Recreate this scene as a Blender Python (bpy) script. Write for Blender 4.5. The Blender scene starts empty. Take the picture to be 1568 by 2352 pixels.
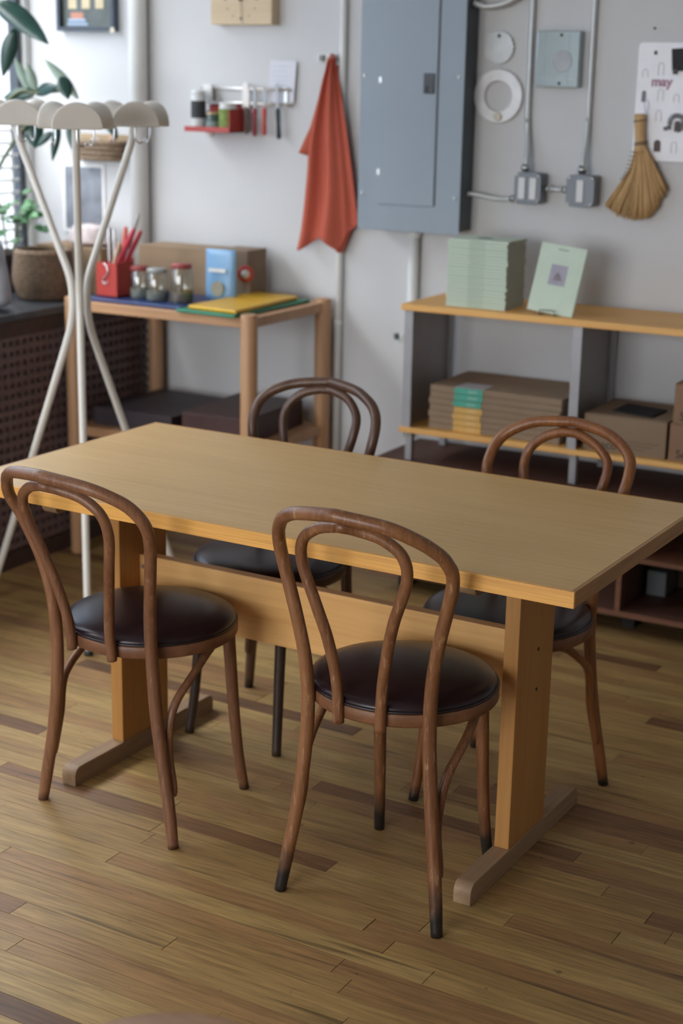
import bpy, bmesh, math, random
from mathutils import Vector, Matrix

# ------------------------------------------------------------------ scene, camera, light
scene = bpy.context.scene
C = scene.collection
PI = math.pi

# camera: recovered from the photo (focal length 3617 px on a 2352 px tall frame)
cam_data = bpy.data.cameras.new('camera')
cam_data.sensor_fit = 'VERTICAL'
cam_data.sensor_height = 36.0
cam_data.sensor_width = 24.0
cam_data.lens = 3617.0 / 2352.0 * 36.0
cam_data.clip_start = 0.05
cam_data.dof.use_dof = True
cam_data.dof.focus_distance = 3.15
cam_data.dof.aperture_fstop = 55.4 / 19.0
cam = bpy.data.objects.new('camera', cam_data)
C.objects.link(cam)
PITCH, ROLL, YAW, CAM_H = 0.2692, 0.0194, 0.5048, 1.6603
fwd = Vector((-math.sin(YAW) * math.cos(PITCH), math.cos(YAW) * math.cos(PITCH), -math.sin(PITCH)))
rgt = Vector((math.cos(YAW), math.sin(YAW), 0))
up = rgt.cross(fwd)
r2 = rgt * math.cos(ROLL) + up * math.sin(ROLL)
u2 = -rgt * math.sin(ROLL) + up * math.cos(ROLL)
cam.matrix_world = Matrix(((r2.x, u2.x, -fwd.x, 0), (r2.y, u2.y, -fwd.y, 0), (r2.z, u2.z, -fwd.z, CAM_H), (0, 0, 0, 1)))
scene.camera = cam

# world: pale overcast sky
world = bpy.data.worlds.new('sky')
scene.world = world
world.use_nodes = True
wn = world.node_tree
bg = wn.nodes['Background']
bg.inputs[0].default_value = (0.985, 0.985, 0.985, 1)
bg.inputs[1].default_value = 9.0

# window portals (daylight enters through the window in the left wall and the shop front behind the camera)
WALL_X, WALL_Y = -4.05, 4.82
ROOM_R, ROOM_F, CEIL = 3.2, -3.2, 3.1
WIN_Y0, WIN_Y1, WIN_Z0, WIN_Z1 = 0.9, 4.785, 0.93, 2.65
SF_X0, SF_X1, SF_Z0, SF_Z1 = -3.9, -0.7, 0.45, 2.8
def portal(loc, rot_, sx, sy):
    pd = bpy.data.lights.new('window_portal', 'AREA')
    pd.shape = 'RECTANGLE'
    pd.size, pd.size_y = sx, sy
    pd.cycles.is_portal = True
    po = bpy.data.objects.new('window_portal', pd)
    C.objects.link(po)
    po.location = loc
    po.rotation_euler = rot_


portal((WALL_X - 0.02, (WIN_Y0 + WIN_Y1) / 2, (WIN_Z0 + WIN_Z1) / 2), (0, -PI / 2, 0), WIN_Z1 - WIN_Z0, WIN_Y1 - WIN_Y0)
portal(((SF_X0 + SF_X1) / 2, ROOM_F - 0.02, (SF_Z0 + SF_Z1) / 2), (PI / 2, 0, 0), SF_X1 - SF_X0, SF_Z1 - SF_Z0)

scene.view_settings.view_transform = 'Standard'
scene.view_settings.look = 'None'
scene.view_settings.gamma = 1.0
scene.view_settings.use_curve_mapping = False
scene.view_settings.exposure = 0.42
scene.cycles.max_bounces = 10
scene.cycles.diffuse_bounces = 6
scene.cycles.transparent_max_bounces = 12
scene.cycles.use_denoising = True
scene.cycles.sample_clamp_indirect = 6.0

rng = random.Random(7)

# ------------------------------------------------------------------ material helpers
MATS = {}


def new_mat(name):
    m = bpy.data.materials.new(name)
    m.use_nodes = True
    return m, m.node_tree.nodes, m.node_tree.links, m.node_tree.nodes['Principled BSDF']


def plain(name, col, rough=0.5, metal=0.0, var=0.08, scale=18.0, bump=0.0, spec=0.5, coat=0.0):
    """colour with a little procedural unevenness"""
    if name in MATS:
        return MATS[name]
    m, N, L, B = new_mat(name)
    tc = N.new('ShaderNodeTexCoord')
    nz = N.new('ShaderNodeTexNoise')
    nz.inputs['Scale'].default_value = scale
    nz.inputs['Detail'].default_value = 4
    L.new(tc.outputs['Object'], nz.inputs['Vector'])
    cr = N.new('ShaderNodeValToRGB')
    cr.color_ramp.elements[0].position = 0.3
    cr.color_ramp.elements[1].position = 0.7
    cr.color_ramp.elements[0].color = tuple(c * (1 - var) for c in col) + (1,)
    cr.color_ramp.elements[1].color = tuple(min(1, c * (1 + var)) for c in col) + (1,)
    L.new(nz.outputs['Fac'], cr.inputs['Fac'])
    L.new(cr.outputs['Color'], B.inputs['Base Color'])
    B.inputs['Roughness'].default_value = rough
    B.inputs['Metallic'].default_value = metal
    B.inputs['Specular IOR Level'].default_value = spec
    if coat:
        B.inputs['Coat Weight'].default_value = coat
        B.inputs['Coat Roughness'].default_value = 0.2
    if bump:
        bp = N.new('ShaderNodeBump')
        bp.inputs['Strength'].default_value = bump
        bp.inputs['Distance'].default_value = 0.004
        L.new(nz.outputs['Fac'], bp.inputs['Height'])
        L.new(bp.outputs['Normal'], B.inputs['Normal'])
    MATS[name] = m
    return m


def wood(name, dark, light, axis='X', fine=90.0, stretch=0.04, rough=0.42, wear=None, foot=None, bump=0.08, coat=0.0, broad=6.0):
    """long-grained wood; wear = paler scuff colour, foot = (colour, height) of blackened feet"""
    if name in MATS:
        return MATS[name]
    m, N, L, B = new_mat(name)
    tc = N.new('ShaderNodeTexCoord')
    mp = N.new('ShaderNodeMapping')
    s = {'X': (stretch, 1, 1), 'Y': (1, stretch, 1), 'Z': (1, 1, stretch)}[axis]
    mp.inputs['Scale'].default_value = s
    L.new(tc.outputs['Object'], mp.inputs['Vector'])
    n1 = N.new('ShaderNodeTexNoise')
    n1.inputs['Scale'].default_value = fine
    n1.inputs['Detail'].default_value = 6
    n1.inputs['Roughness'].default_value = 0.6
    L.new(mp.outputs['Vector'], n1.inputs['Vector'])
    n2 = N.new('ShaderNodeTexNoise')
    n2.inputs['Scale'].default_value = broad
    n2.inputs['Detail'].default_value = 3
    n2.inputs['Distortion'].default_value = 0.6
    L.new(mp.outputs['Vector'], n2.inputs['Vector'])
    ad = N.new('ShaderNodeMath')
    ad.operation = 'ADD'
    L.new(n1.outputs['Fac'], ad.inputs[0])
    L.new(n2.outputs['Fac'], ad.inputs[1])
    cr = N.new('ShaderNodeValToRGB')
    cr.color_ramp.elements[0].position = 0.40
    cr.color_ramp.elements[1].position = 0.62
    cr.color_ramp.elements[0].color = tuple(dark) + (1,)
    cr.color_ramp.elements[1].color = tuple(light) + (1,)
    hf = N.new('ShaderNodeMath')
    hf.operation = 'MULTIPLY'
    hf.inputs[1].default_value = 0.5
    L.new(ad.outputs[0], hf.inputs[0])
    L.new(hf.outputs[0], cr.inputs['Fac'])
    col = cr.outputs['Color']
    if wear:
        n3 = N.new('ShaderNodeTexNoise')
        n3.inputs['Scale'].default_value = 42
        n3.inputs['Detail'].default_value = 7
        n3.inputs['Roughness'].default_value = 0.7
        mp3 = N.new('ShaderNodeMapping')
        mp3.inputs['Scale'].default_value = (2.2, 2.2, 0.35)
        L.new(tc.outputs['Object'], mp3.inputs['Vector'])
        L.new(mp3.outputs['Vector'], n3.inputs['Vector'])
        r3 = N.new('ShaderNodeValToRGB')
        r3.color_ramp.elements[0].position = 0.56
        r3.color_ramp.elements[1].position = 0.70
        L.new(n3.outputs['Fac'], r3.inputs['Fac'])
        mx = N.new('ShaderNodeMix')
        mx.data_type = 'RGBA'
        mx.inputs['B'].default_value = tuple(wear) + (1,)
        L.new(r3.outputs['Color'], mx.inputs['Factor'])
        L.new(col, mx.inputs['A'])
        col = mx.outputs['Result']
    if foot:
        sx = N.new('ShaderNodeSeparateXYZ')
        L.new(tc.outputs['Object'], sx.inputs[0])
        n4 = N.new('ShaderNodeTexNoise')
        n4.inputs['Scale'].default_value = 30
        L.new(tc.outputs['Object'], n4.inputs['Vector'])
        a4 = N.new('ShaderNodeMath')
        a4.operation = 'MULTIPLY_ADD'
        a4.inputs[1].default_value = 0.06
        L.new(n4.outputs['Fac'], a4.inputs[0])
        L.new(sx.outputs['Z'], a4.inputs[2])
        mr = N.new('ShaderNodeMapRange')
        mr.inputs['From Min'].default_value = foot[1] * 0.7
        mr.inputs['From Max'].default_value = foot[1] * 1.5
        mr.inputs['To Min'].default_value = 1
        mr.inputs['To Max'].default_value = 0
        L.new(a4.outputs[0], mr.inputs['Value'])
        mx = N.new('ShaderNodeMix')
        mx.data_type = 'RGBA'
        mx.inputs['B'].default_value = tuple(foot[0]) + (1,)
        L.new(mr.outputs['Result'], mx.inputs['Factor'])
        L.new(col, mx.inputs['A'])
        col = mx.outputs['Result']
    L.new(col, B.inputs['Base Color'])
    B.inputs['Roughness'].default_value = rough
    if coat:
        B.inputs['Coat Weight'].default_value = coat
        B.inputs['Coat Roughness'].default_value = 0.25
    if bump:
        bp = N.new('ShaderNodeBump')
        bp.inputs['Strength'].default_value = bump
        bp.inputs['Distance'].default_value = 0.002
        L.new(n1.outputs['Fac'], bp.inputs['Height'])
        L.new(bp.outputs['Normal'], B.inputs['Normal'])
    MATS[name] = m
    return m


def plank_material():
    m, N, L, B = new_mat('oak_floor_plank')
    oi = N.new('ShaderNodeObjectInfo')
    ge = N.new('ShaderNodeNewGeometry')
    a = N.new('ShaderNodeMath')
    a.operation = 'ADD'
    L.new(oi.outputs['Random'], a.inputs[0])
    L.new(ge.outputs['Random Per Island'], a.inputs[1])
    fr = N.new('ShaderNodeMath')
    fr.operation = 'FRACT'
    L.new(a.outputs[0], fr.inputs[0])
    cr = N.new('ShaderNodeValToRGB')
    el = cr.color_ramp.elements
    el[0].position = 0.0
    el[0].color = (0.375, 0.238, 0.083, 1)
    el[1].position = 1.0
    el[1].color = (0.131, 0.063, 0.028, 1)
    for pos, c in ((0.22, (0.432, 0.283, 0.104, 1)), (0.42, (0.338, 0.201, 0.073, 1)), (0.58, (0.403, 0.251, 0.089, 1)), (0.74, (0.319, 0.175, 0.067, 1)), (0.88, (0.356, 0.201, 0.077, 1)), (0.96, (0.216, 0.108, 0.045, 1))):
        e = el.new(pos)
        e.color = c
    L.new(fr.outputs[0], cr.inputs['Fac'])
    # world-space grain shifted per plank
    rnd = N.new('ShaderNodeMath')
    rnd.operation = 'MULTIPLY'
    rnd.inputs[1].default_value = 37.0
    L.new(fr.outputs[0], rnd.inputs[0])
    cb = N.new('ShaderNodeCombineXYZ')
    L.new(rnd.outputs[0], cb.inputs['X'])
    L.new(rnd.outputs[0], cb.inputs['Z'])
    va = N.new('ShaderNodeVectorMath')
    va.operation = 'ADD'
    L.new(ge.outputs['Position'], va.inputs[0])
    L.new(cb.outputs[0], va.inputs[1])
    mp = N.new('ShaderNodeMapping')
    mp.inputs['Scale'].default_value = (0.06, 1, 1)
    L.new(va.outputs[0], mp.inputs['Vector'])
    n1 = N.new('ShaderNodeTexNoise')
    n1.inputs['Scale'].default_value = 120
    n1.inputs['Detail'].default_value = 6
    n1.inputs['Roughness'].default_value = 0.65
    L.new(mp.outputs[0], n1.inputs['Vector'])
    mp2 = N.new('ShaderNodeMapping')
    mp2.inputs['Scale'].default_value = (0.12, 1, 1)
    L.new(va.outputs[0], mp2.inputs['Vector'])
    n2 = N.new('ShaderNodeTexNoise')
    n2.inputs['Scale'].default_value = 26
    n2.inputs['Detail'].default_value = 4
    n2.inputs['Distortion'].default_value = 1.2
    L.new(mp2.outputs[0], n2.inputs['Vector'])
    r1 = N.new('ShaderNodeMapRange')
    r1.inputs['From Min'].default_value = 0.3
    r1.inputs['From Max'].default_value = 0.7
    r1.inputs['To Min'].default_value = 0.62
    r1.inputs['To Max'].default_value = 1.22
    L.new(n1.outputs['Fac'], r1.inputs['Value'])
    r2_ = N.new('ShaderNodeMapRange')
    r2_.inputs['From Min'].default_value = 0.28
    r2_.inputs['From Max'].default_value = 0.5
    r2_.inputs['To Min'].default_value = 0.78
    r2_.inputs['To Max'].default_value = 1.0
    L.new(n2.outputs['Fac'], r2_.inputs['Value'])
    mm = N.new('ShaderNodeMath')
    mm.operation = 'MULTIPLY'
    L.new(r1.outputs[0], mm.inputs[0])
    L.new(r2_.outputs[0], mm.inputs[1])
    # thin dark mineral streaks running with the grain
    mp4 = N.new('ShaderNodeMapping')
    mp4.inputs['Scale'].default_value = (0.035, 1, 1)
    L.new(va.outputs[0], mp4.inputs['Vector'])
    n4 = N.new('ShaderNodeTexNoise')
    n4.inputs['Scale'].default_value = 55
    n4.inputs['Detail'].default_value = 2
    n4.inputs['Distortion'].default_value = 0.5
    L.new(mp4.outputs[0], n4.inputs['Vector'])
    r4 = N.new('ShaderNodeMapRange')
    r4.inputs['From Min'].default_value = 0.27
    r4.inputs['From Max'].default_value = 0.37
    r4.inputs['To Min'].default_value = 0.42
    r4.inputs['To Max'].default_value = 1.0
    L.new(n4.outputs['Fac'], r4.inputs['Value'])
    m4 = N.new('ShaderNodeMath')
    m4.operation = 'MULTIPLY'
    L.new(mm.outputs[0], m4.inputs[0])
    L.new(r4.outputs[0], m4.inputs[1])
    mm = m4
    # small dark nicks and stains
    n3 = N.new('ShaderNodeTexNoise')
    n3.inputs['Scale'].default_value = 34
    n3.inputs['Detail'].default_value = 3
    L.new(ge.outputs['Position'], n3.inputs['Vector'])
    r3 = N.new('ShaderNodeMapRange')
    r3.inputs['From Min'].default_value = 0.23
    r3.inputs['From Max'].default_value = 0.29
    r3.inputs['To Min'].default_value = 0.45
    r3.inputs['To Max'].default_value = 1.0
    L.new(n3.outputs['Fac'], r3.inputs['Value'])
    m3 = N.new('ShaderNodeMath')
    m3.operation = 'MULTIPLY'
    L.new(mm.outputs[0], m3.inputs[0])
    L.new(r3.outputs[0], m3.inputs[1])
    vm = N.new('ShaderNodeVectorMath')
    vm.operation = 'SCALE'
    L.new(cr.outputs['Color'], vm.inputs[0])
    L.new(m3.outputs[0], vm.inputs['Scale'])
    L.new(vm.outputs[0], B.inputs['Base Color'])
    B.inputs['Roughness'].default_value = 0.5
    bp = N.new('ShaderNodeBump')
    bp.inputs['Strength'].default_value = 0.06
    bp.inputs['Distance'].default_value = 0.002
    L.new(n1.outputs['Fac'], bp.inputs['Height'])
    L.new(bp.outputs['Normal'], B.inputs['Normal'])
    return m


def glass(name, col=(1, 1, 1), rough=0.02, mixf=0.12):
    """thin glass: mostly see-through, a little reflection"""
    if name in MATS:
        return MATS[name]
    m, N, L, B = new_mat(name)
    out = N['Material Output']
    tr = N.new('ShaderNodeBsdfTransparent')
    tr.inputs[0].default_value = tuple(col) + (1,)
    gl = N.new('ShaderNodeBsdfGlossy')
    gl.inputs['Roughness'].default_value = rough
    nz = N.new('ShaderNodeTexNoise')
    nz.inputs['Scale'].default_value = 3
    mr = N.new('ShaderNodeMapRange')
    mr.inputs['To Min'].default_value = mixf * 0.8
    mr.inputs['To Max'].default_value = mixf * 1.2
    L.new(nz.outputs['Fac'], mr.inputs['Value'])
    mx = N.new('ShaderNodeMixShader')
    L.new(mr.outputs[0], mx.inputs[0])
    L.new(tr.outputs[0], mx.inputs[1])
    L.new(gl.outputs[0], mx.inputs[2])
    L.new(mx.outputs[0], out.inputs['Surface'])
    MATS[name] = m
    return m


# ------------------------------------------------------------------ mesh helpers
class MB:
    """collects geometry for one mesh object"""

    def __init__(self):
        self.v, self.f = [], []

    def add(self, vs, fs):
        o = len(self.v)
        self.v += [tuple(p) for p in vs]
        self.f += [tuple(i + o for i in q) for q in fs]
        return self

    def box(self, x0, x1, y0, y1, z0, z1):
        vs = [(x, y, z) for z in (z0, z1) for y in (y0, y1) for x in (x0, x1)]
        return self.add(vs, [(0, 2, 3, 1), (4, 5, 7, 6), (0, 1, 5, 4), (2, 6, 7, 3), (0, 4, 6, 2), (1, 3, 7, 5)])

    def obox(self, c, ax, ay, az, hx, hy, hz):
        c, ax, ay, az = Vector(c), Vector(ax).normalized(), Vector(ay).normalized(), Vector(az).normalized()
        vs = [c + ax * hx * sx + ay * hy * sy + az * hz * sz for sz in (-1, 1) for sy in (-1, 1) for sx in (-1, 1)]
        return self.add(vs, [(0, 2, 3, 1), (4, 5, 7, 6), (0, 1, 5, 4), (2, 6, 7, 3), (0, 4, 6, 2), (1, 3, 7, 5)])

    def tube(self, pts, rad, n=12, closed=False, flat=1.0, up_hint=None):
        pts = [Vector(p) for p in pts]
        m = len(pts)
        if not hasattr(rad, '__len__'):
            rad = [rad] * m
        T = []
        for i in range(m):
            if closed:
                d = pts[(i + 1) % m] - pts[i - 1]
            else:
                d = pts[min(i + 1, m - 1)] - pts[max(i - 1, 0)]
            T.append(d.normalized())
        h = Vector(up_hint) if up_hint else (Vector((0, 0, 1)) if abs(T[0].z) < 0.9 else Vector((1, 0, 0)))
        nrm = (h - T[0] * h.dot(T[0])).normalized()
        vs = []
        for i in range(m):
            nrm = (nrm - T[i] * nrm.dot(T[i])).normalized()
            b = T[i].cross(nrm)
            for k in range(n):
                a = 2 * PI * k / n
                vs.append(pts[i] + nrm * (math.cos(a) * rad[i]) + b * (math.sin(a) * rad[i] * flat))
        fs = []
        for i in range(m if closed else m - 1):
            for k in range(n):
                a, b_ = i * n + k, i * n + (k + 1) % n
                c, d = ((i + 1) % m) * n + (k + 1) % n, ((i + 1) % m) * n + k
                fs.append((a, b_, c, d))
        if not closed:
            fs.append(tuple(range(n))[::-1])
            fs.append(tuple(range((m - 1) * n, m * n)))
        return self.add(vs, fs)

    def lathe(self, prof, c=(0, 0, 0), n=32, sx=1.0, sy=1.0, cap=True):
        """prof: list of (radius, z) from bottom to top"""
        vs, fs = [], []
        for (r, z) in prof:
            for k in range(n):
                a = 2 * PI * k / n
                vs.append((c[0] + r * sx * math.cos(a), c[1] + r * sy * math.sin(a), c[2] + z))
        for i in range(len(prof) - 1):
            for k in range(n):
                k2 = (k + 1) % n
                fs.append((i * n + k, i * n + k2, (i + 1) * n + k2, (i + 1) * n + k))
        if cap:
            fs.append(tuple(range(n))[::-1])
            fs.append(tuple(range((len(prof) - 1) * n, len(prof) * n)))
        return self.add(vs, fs)

    def prism(self, poly, axis, a, b):
        """extrude a 2D outline between a and b along axis ('x','y','z')"""
        def P(p, t):
            if axis == 'y':
                return (p[0], t, p[1])
            if axis == 'x':
                return (t, p[0], p[1])
            return (p[0], p[1], t)
        n = len(poly)
        vs = [P(p, a) for p in poly] + [P(p, b) for p in poly]
        fs = [tuple(range(n))[::-1], tuple(range(n, 2 * n))]
        fs += [(i, (i + 1) % n, n + (i + 1) % n, n + i) for i in range(n)]
        return self.add(vs, fs)

    def shift(self, o):
        self.v = [(p[0] - o[0], p[1] - o[1], p[2] - o[2]) for p in self.v]
        return self

    def build(self, name, mat, parent=None, smooth=False, bevel=0.0, loc=None, solid=0.0, sub=0, seg=2):
        """loc: the parent's world location, subtracted from world coordinates"""
        if loc is not None:
            self.shift(loc)
        me = bpy.data.meshes.new(name)
        me.from_pydata(self.v, [], self.f)
        bm = bmesh.new()
        bm.from_mesh(me)
        bmesh.ops.recalc_face_normals(bm, faces=bm.faces)
        bm.to_mesh(me)
        bm.free()
        me.materials.append(mat)
        ob = bpy.data.objects.new(name, me)
        C.objects.link(ob)
        if parent is not None:
            ob.parent = parent
        if smooth:
            for p in me.polygons:
                p.use_smooth = True
        if solid:
            md = ob.modifiers.new('thickness', 'SOLIDIFY')
            md.thickness = solid
            md.offset = 0
        if bevel:
            md = ob.modifiers.new('bevel', 'BEVEL')
            md.width = bevel
            md.segments = seg
            md.limit_method = 'ANGLE'
            md.angle_limit = 0.6
            md.harden_normals = False
        if sub:
            md = ob.modifiers.new('subdivision', 'SUBSURF')
            md.levels = sub
            md.render_levels = sub
        return ob


def tag(o, label=None, cat=None, group=None, kind=None):
    if label:
        o['label'] = label
    if cat:
        o['category'] = cat
    if group:
        o['group'] = group
    if kind:
        o['kind'] = kind
    return o


def thing(name, label, cat, loc, rz=0.0, group=None):
    o = bpy.data.objects.new(name, None)
    o.empty_display_size = 0.05
    C.objects.link(o)
    o.location = loc
    o.rotation_euler = (0, 0, rz)
    return tag(o, label, cat, group)


def catmull(K, n=8):
    K = [Vector(k) for k in K]
    E = [K[0] * 2 - K[1]] + K + [K[-1] * 2 - K[-2]]
    out = []
    for i in range(1, len(E) - 2):
        a, b, c, d = E[i - 1], E[i], E[i + 1], E[i + 2]
        for k in range(n):
            t = k / n
            out.append((b * 2 + (c - a) * t + (a * 2 - b * 5 + c * 4 - d) * t * t + (b * 3 - a - c * 3 + d) * t ** 3) * 0.5)
    out.append(K[-1])
    return out


def text_mesh(name, s, size, mat, parent, loc, rot, depth=0.0006, bold=0.0):
    cu = bpy.data.curves.new(name, 'FONT')
    cu.body = s
    cu.size = size
    cu.extrude = depth
    cu.offset = bold
    ob = bpy.data.objects.new(name, cu)
    C.objects.link(ob)
    dg = bpy.context.evaluated_depsgraph_get()
    me = bpy.data.meshes.new_from_object(ob.evaluated_get(dg))
    bpy.data.objects.remove(ob)
    me.materials.clear()
    me.materials.append(mat)
    o = bpy.data.objects.new(name, me)
    C.objects.link(o)
    o.parent = parent
    o.location = loc
    o.rotation_euler = rot
    return o


WY = 0.02555          # the table and the floor boards stand 1.5 degrees off the room


def rot(x, y):
    return (x * math.cos(WY) + y * math.sin(WY), -x * math.sin(WY) + y * math.cos(WY))


# ------------------------------------------------------------------ materials
M_wall = plain('white_wall_paint', (0.57, 0.575, 0.585), 0.6, var=0.03, scale=3.0, bump=0.05)
M_ceil = plain('white_ceiling_paint', (0.75, 0.75, 0.74), 0.8, var=0.02)
M_plank = plank_material()
M_sub = plain('dark_floor_joint', (0.05, 0.03, 0.015), 0.9)
M_top = wood('maple_tabletop', (0.57, 0.350, 0.122), (0.67, 0.430, 0.165), 'X', fine=110, stretch=0.035, rough=0.38, bump=0.02, broad=5)
M_edge = wood('maple_table_edge', (0.52, 0.240, 0.054), (0.80, 0.415, 0.100), 'X', fine=190, stretch=0.02, rough=0.45, bump=0.05)
M_edge_y = wood('maple_table_end', (0.34, 0.17, 0.06), (0.48, 0.27, 0.10), 'Y', fine=150, stretch=0.03, rough=0.5)
M_post = wood('maple_table_post', (0.42, 0.190, 0.048), (0.52, 0.255, 0.072), 'Z', fine=90, stretch=0.03, rough=0.42)
M_beam = wood('maple_table_beam', (0.68, 0.365, 0.125), (0.82, 0.48, 0.18), 'X', fine=80, stretch=0.03, rough=0.42)
M_foot = wood('worn_maple_foot', (0.25, 0.155, 0.085), (0.36, 0.235, 0.135), 'Y', fine=70, stretch=0.05, rough=0.55, bump=0.12)
BLACK = (0.018, 0.014, 0.012)
M_ch_front = wood('bentwood_worn_brown', (0.155, 0.06, 0.024), (0.27, 0.118, 0.048), 'Z', fine=120, stretch=0.08, rough=0.38, wear=(0.44, 0.25, 0.13), foot=(BLACK, 0.10), bump=0.2)
M_ch_left = wood('bentwood_mid_brown', (0.15, 0.062, 0.03), (0.25, 0.112, 0.053), 'Z', fine=120, stretch=0.08, rough=0.42, wear=(0.31, 0.165, 0.09), foot=(BLACK, 0.03), bump=0.12)
M_ch_bl = wood('bentwood_dark_brown', (0.075, 0.035, 0.02), (0.125, 0.062, 0.036), 'Z', fine=120, stretch=0.08, rough=0.35, foot=(BLACK, 0.05), bump=0.1)
M_ch_br = wood('bentwood_orange_brown', (0.17, 0.058, 0.018), (0.29, 0.115, 0.036), 'Z', fine=120, stretch=0.08, rough=0.36, foot=(BLACK, 0.05), bump=0.1)
M_rim_f = wood('worn_seat_rim', (0.16, 0.065, 0.028), (0.26, 0.115, 0.05), 'X', fine=45, stretch=0.6, rough=0.5, bump=0.15)
M_rim_l = wood('brown_seat_rim', (0.15, 0.062, 0.03), (0.23, 0.10, 0.048), 'X', fine=45, stretch=0.6, rough=0.45, bump=0.1)
M_legdark = plain('blackened_bentwood_leg', (0.045, 0.026, 0.018), 0.45, var=0.3)
M_seat = plain('oxblood_vinyl', (0.022, 0.011, 0.015), 0.30, var=0.12, scale=40, bump=0.05, spec=0.38)
M_welt = plain('dark_vinyl_welt', (0.016, 0.009, 0.011), 0.4)
M_steel = plain('zinc_steel', (0.55, 0.56, 0.57), 0.35, metal=0.9, var=0.1)
M_dark = plain('black_metal', (0.02, 0.02, 0.022), 0.5)

# ------------------------------------------------------------------ the room
fl = MB().box(WALL_X - 0.1, ROOM_R, ROOM_F, WALL_Y + 0.1, -0.12, -0.019).build('floor', M_sub)
tag(fl, 'narrow-strip hardwood floor of mixed brown boards', kind='structure')

# floor boards: those in view are single objects, the rest of the room is one mesh
PW = 0.0555
unit = bpy.data.meshes.new('plank')
cx_, cy_ = 0.0012, 0.0016
bm = bmesh.new()
top = [bm.verts.new((sx * (0.5 - 0.0010), sy * (PW / 2 - 0.0007), 0.0)) for sx, sy in ((-1, -1), (1, -1), (1, 1), (-1, 1))]
mid = [bm.verts.new((sx * 0.4991, sy * (PW / 2 - 0.0006), -0.0004)) for sx, sy in ((-1, -1), (1, -1), (1, 1), (-1, 1))]
bot = [bm.verts.new((sx * 0.4991, sy * (PW / 2 - 0.0006), -0.019)) for sx, sy in ((-1, -1), (1, -1), (1, 1), (-1, 1))]
bm.faces.new(top)
for a, b in ((top, mid), (mid, bot)):
    for i in range(4):
        bm.faces.new((b[i], b[(i + 1) % 4], a[(i + 1) % 4], a[i]))
bm.to_mesh(unit)
bm.free()
unit.materials.append(M_plank)
rest = MB()


def rest_plank(xa, xb, yc):
    h, g = PW / 2, 0.0006
    pts = [(xa + g, yc - h + g), (xb - g, yc - h + g), (xb - g, yc + h - g), (xa + g, yc + h - g)]
    pts = [rot(*q) for q in pts]
    rest.add([(q[0], q[1], 0.0) for q in pts] + [(q[0], q[1], -0.018) for q in pts], [(0, 1, 2, 3), (0, 4, 5, 1), (1, 5, 6, 2), (2, 6, 7, 3), (3, 7, 4, 0)])


n_rows = int((WALL_Y + 0.15 - ROOM_F) / PW)
for i in range(n_rows):
    yc = ROOM_F + 0.05 + i * PW
    x_lo, x_hi = WALL_X + 0.06 - 0.1, ROOM_R - 0.15
    if yc > 4.75 - 0.0:
        x_hi = min(x_hi, 1.0)
    vl = -1.778 - (yc - 1.849) * 0.916 - 0.12
    vr = (-0.727 - (yc - 2.513) * 0.342 if yc > 2.513 else -1.778 + (yc - 1.849) * 1.583) + 0.12
    inview = 1.80 < yc < 4.62 and vr > vl
    vl = max(vl, x_lo)
    x = x_lo - rng.random() * 0.6
    while x < x_hi:
        ln = rng.choice((0.32, 0.45, 0.55, 0.7, 0.85, 1.0, 1.25)) * (0.85 + 0.3 * rng.random())
        if not inview:
            ln *= 1.6
        xa, xb = max(x, x_lo), min(x + ln, x_hi)
        if xb - xa > 0.05:
            if inview and xb > vl and xa < vr:
                o = bpy.data.objects.new('plank', unit)
                C.objects.link(o)
                px, py = rot((xa + xb) / 2, yc)
                o.location = (px, py, rng.uniform(-0.0004, 0.0))
                o.rotation_euler = (0, 0, -WY)
                o.scale = (xb - xa, 1, 1)
                o.parent = fl
            else:
                rest_plank(xa, xb, yc)
        x += ln
tag(rest.build('plank_field', M_plank, fl), 'hardwood boards beyond the view', kind='stuff')


def struct(name, mb, mat, **k):
    return tag(mb.build(name, mat, **k), kind='structure')


struct('wall_back', MB().box(WALL_X - 0.15, ROOM_R, WALL_Y, WALL_Y + 0.15, -0.1, CEIL), M_wall)
struct('wall_right', MB().box(ROOM_R, ROOM_R + 0.15, ROOM_F, WALL_Y + 0.15, -0.1, CEIL), M_wall)
wf_ = MB()
wf_.box(WALL_X - 0.15, ROOM_R + 0.15, ROOM_F - 0.15, ROOM_F, -0.1, SF_Z0)
wf_.box(WALL_X - 0.15, ROOM_R + 0.15, ROOM_F - 0.15, ROOM_F, SF_Z1, CEIL)
wf_.box(WALL_X - 0.15, SF_X0, ROOM_F - 0.15, ROOM_F, SF_Z0, SF_Z1)
wf_.box(SF_X1, ROOM_R + 0.15, ROOM_F - 0.15, ROOM_F, SF_Z0, SF_Z1)
struct('wall_front', wf_, M_wall)
struct('ceiling', MB().box(WALL_X - 0.15, ROOM_R + 0.15, ROOM_F - 0.15, WALL_Y + 0.15, CEIL, CEIL + 0.1), M_ceil)
wl = MB()
wl.box(WALL_X - 0.15, WALL_X, ROOM_F, WALL_Y, -0.1, WIN_Z0)
wl.box(WALL_X - 0.15, WALL_X, ROOM_F, WALL_Y, WIN_Z1, CEIL)
wl.box(WALL_X - 0.15, WALL_X, ROOM_F, WIN_Y0, WIN_Z0, WIN_Z1)
wl.box(WALL_X - 0.15, WALL_X, WIN_Y1, WALL_Y, WIN_Z0, WIN_Z1)
struct('wall_left', wl, M_wall)

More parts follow.
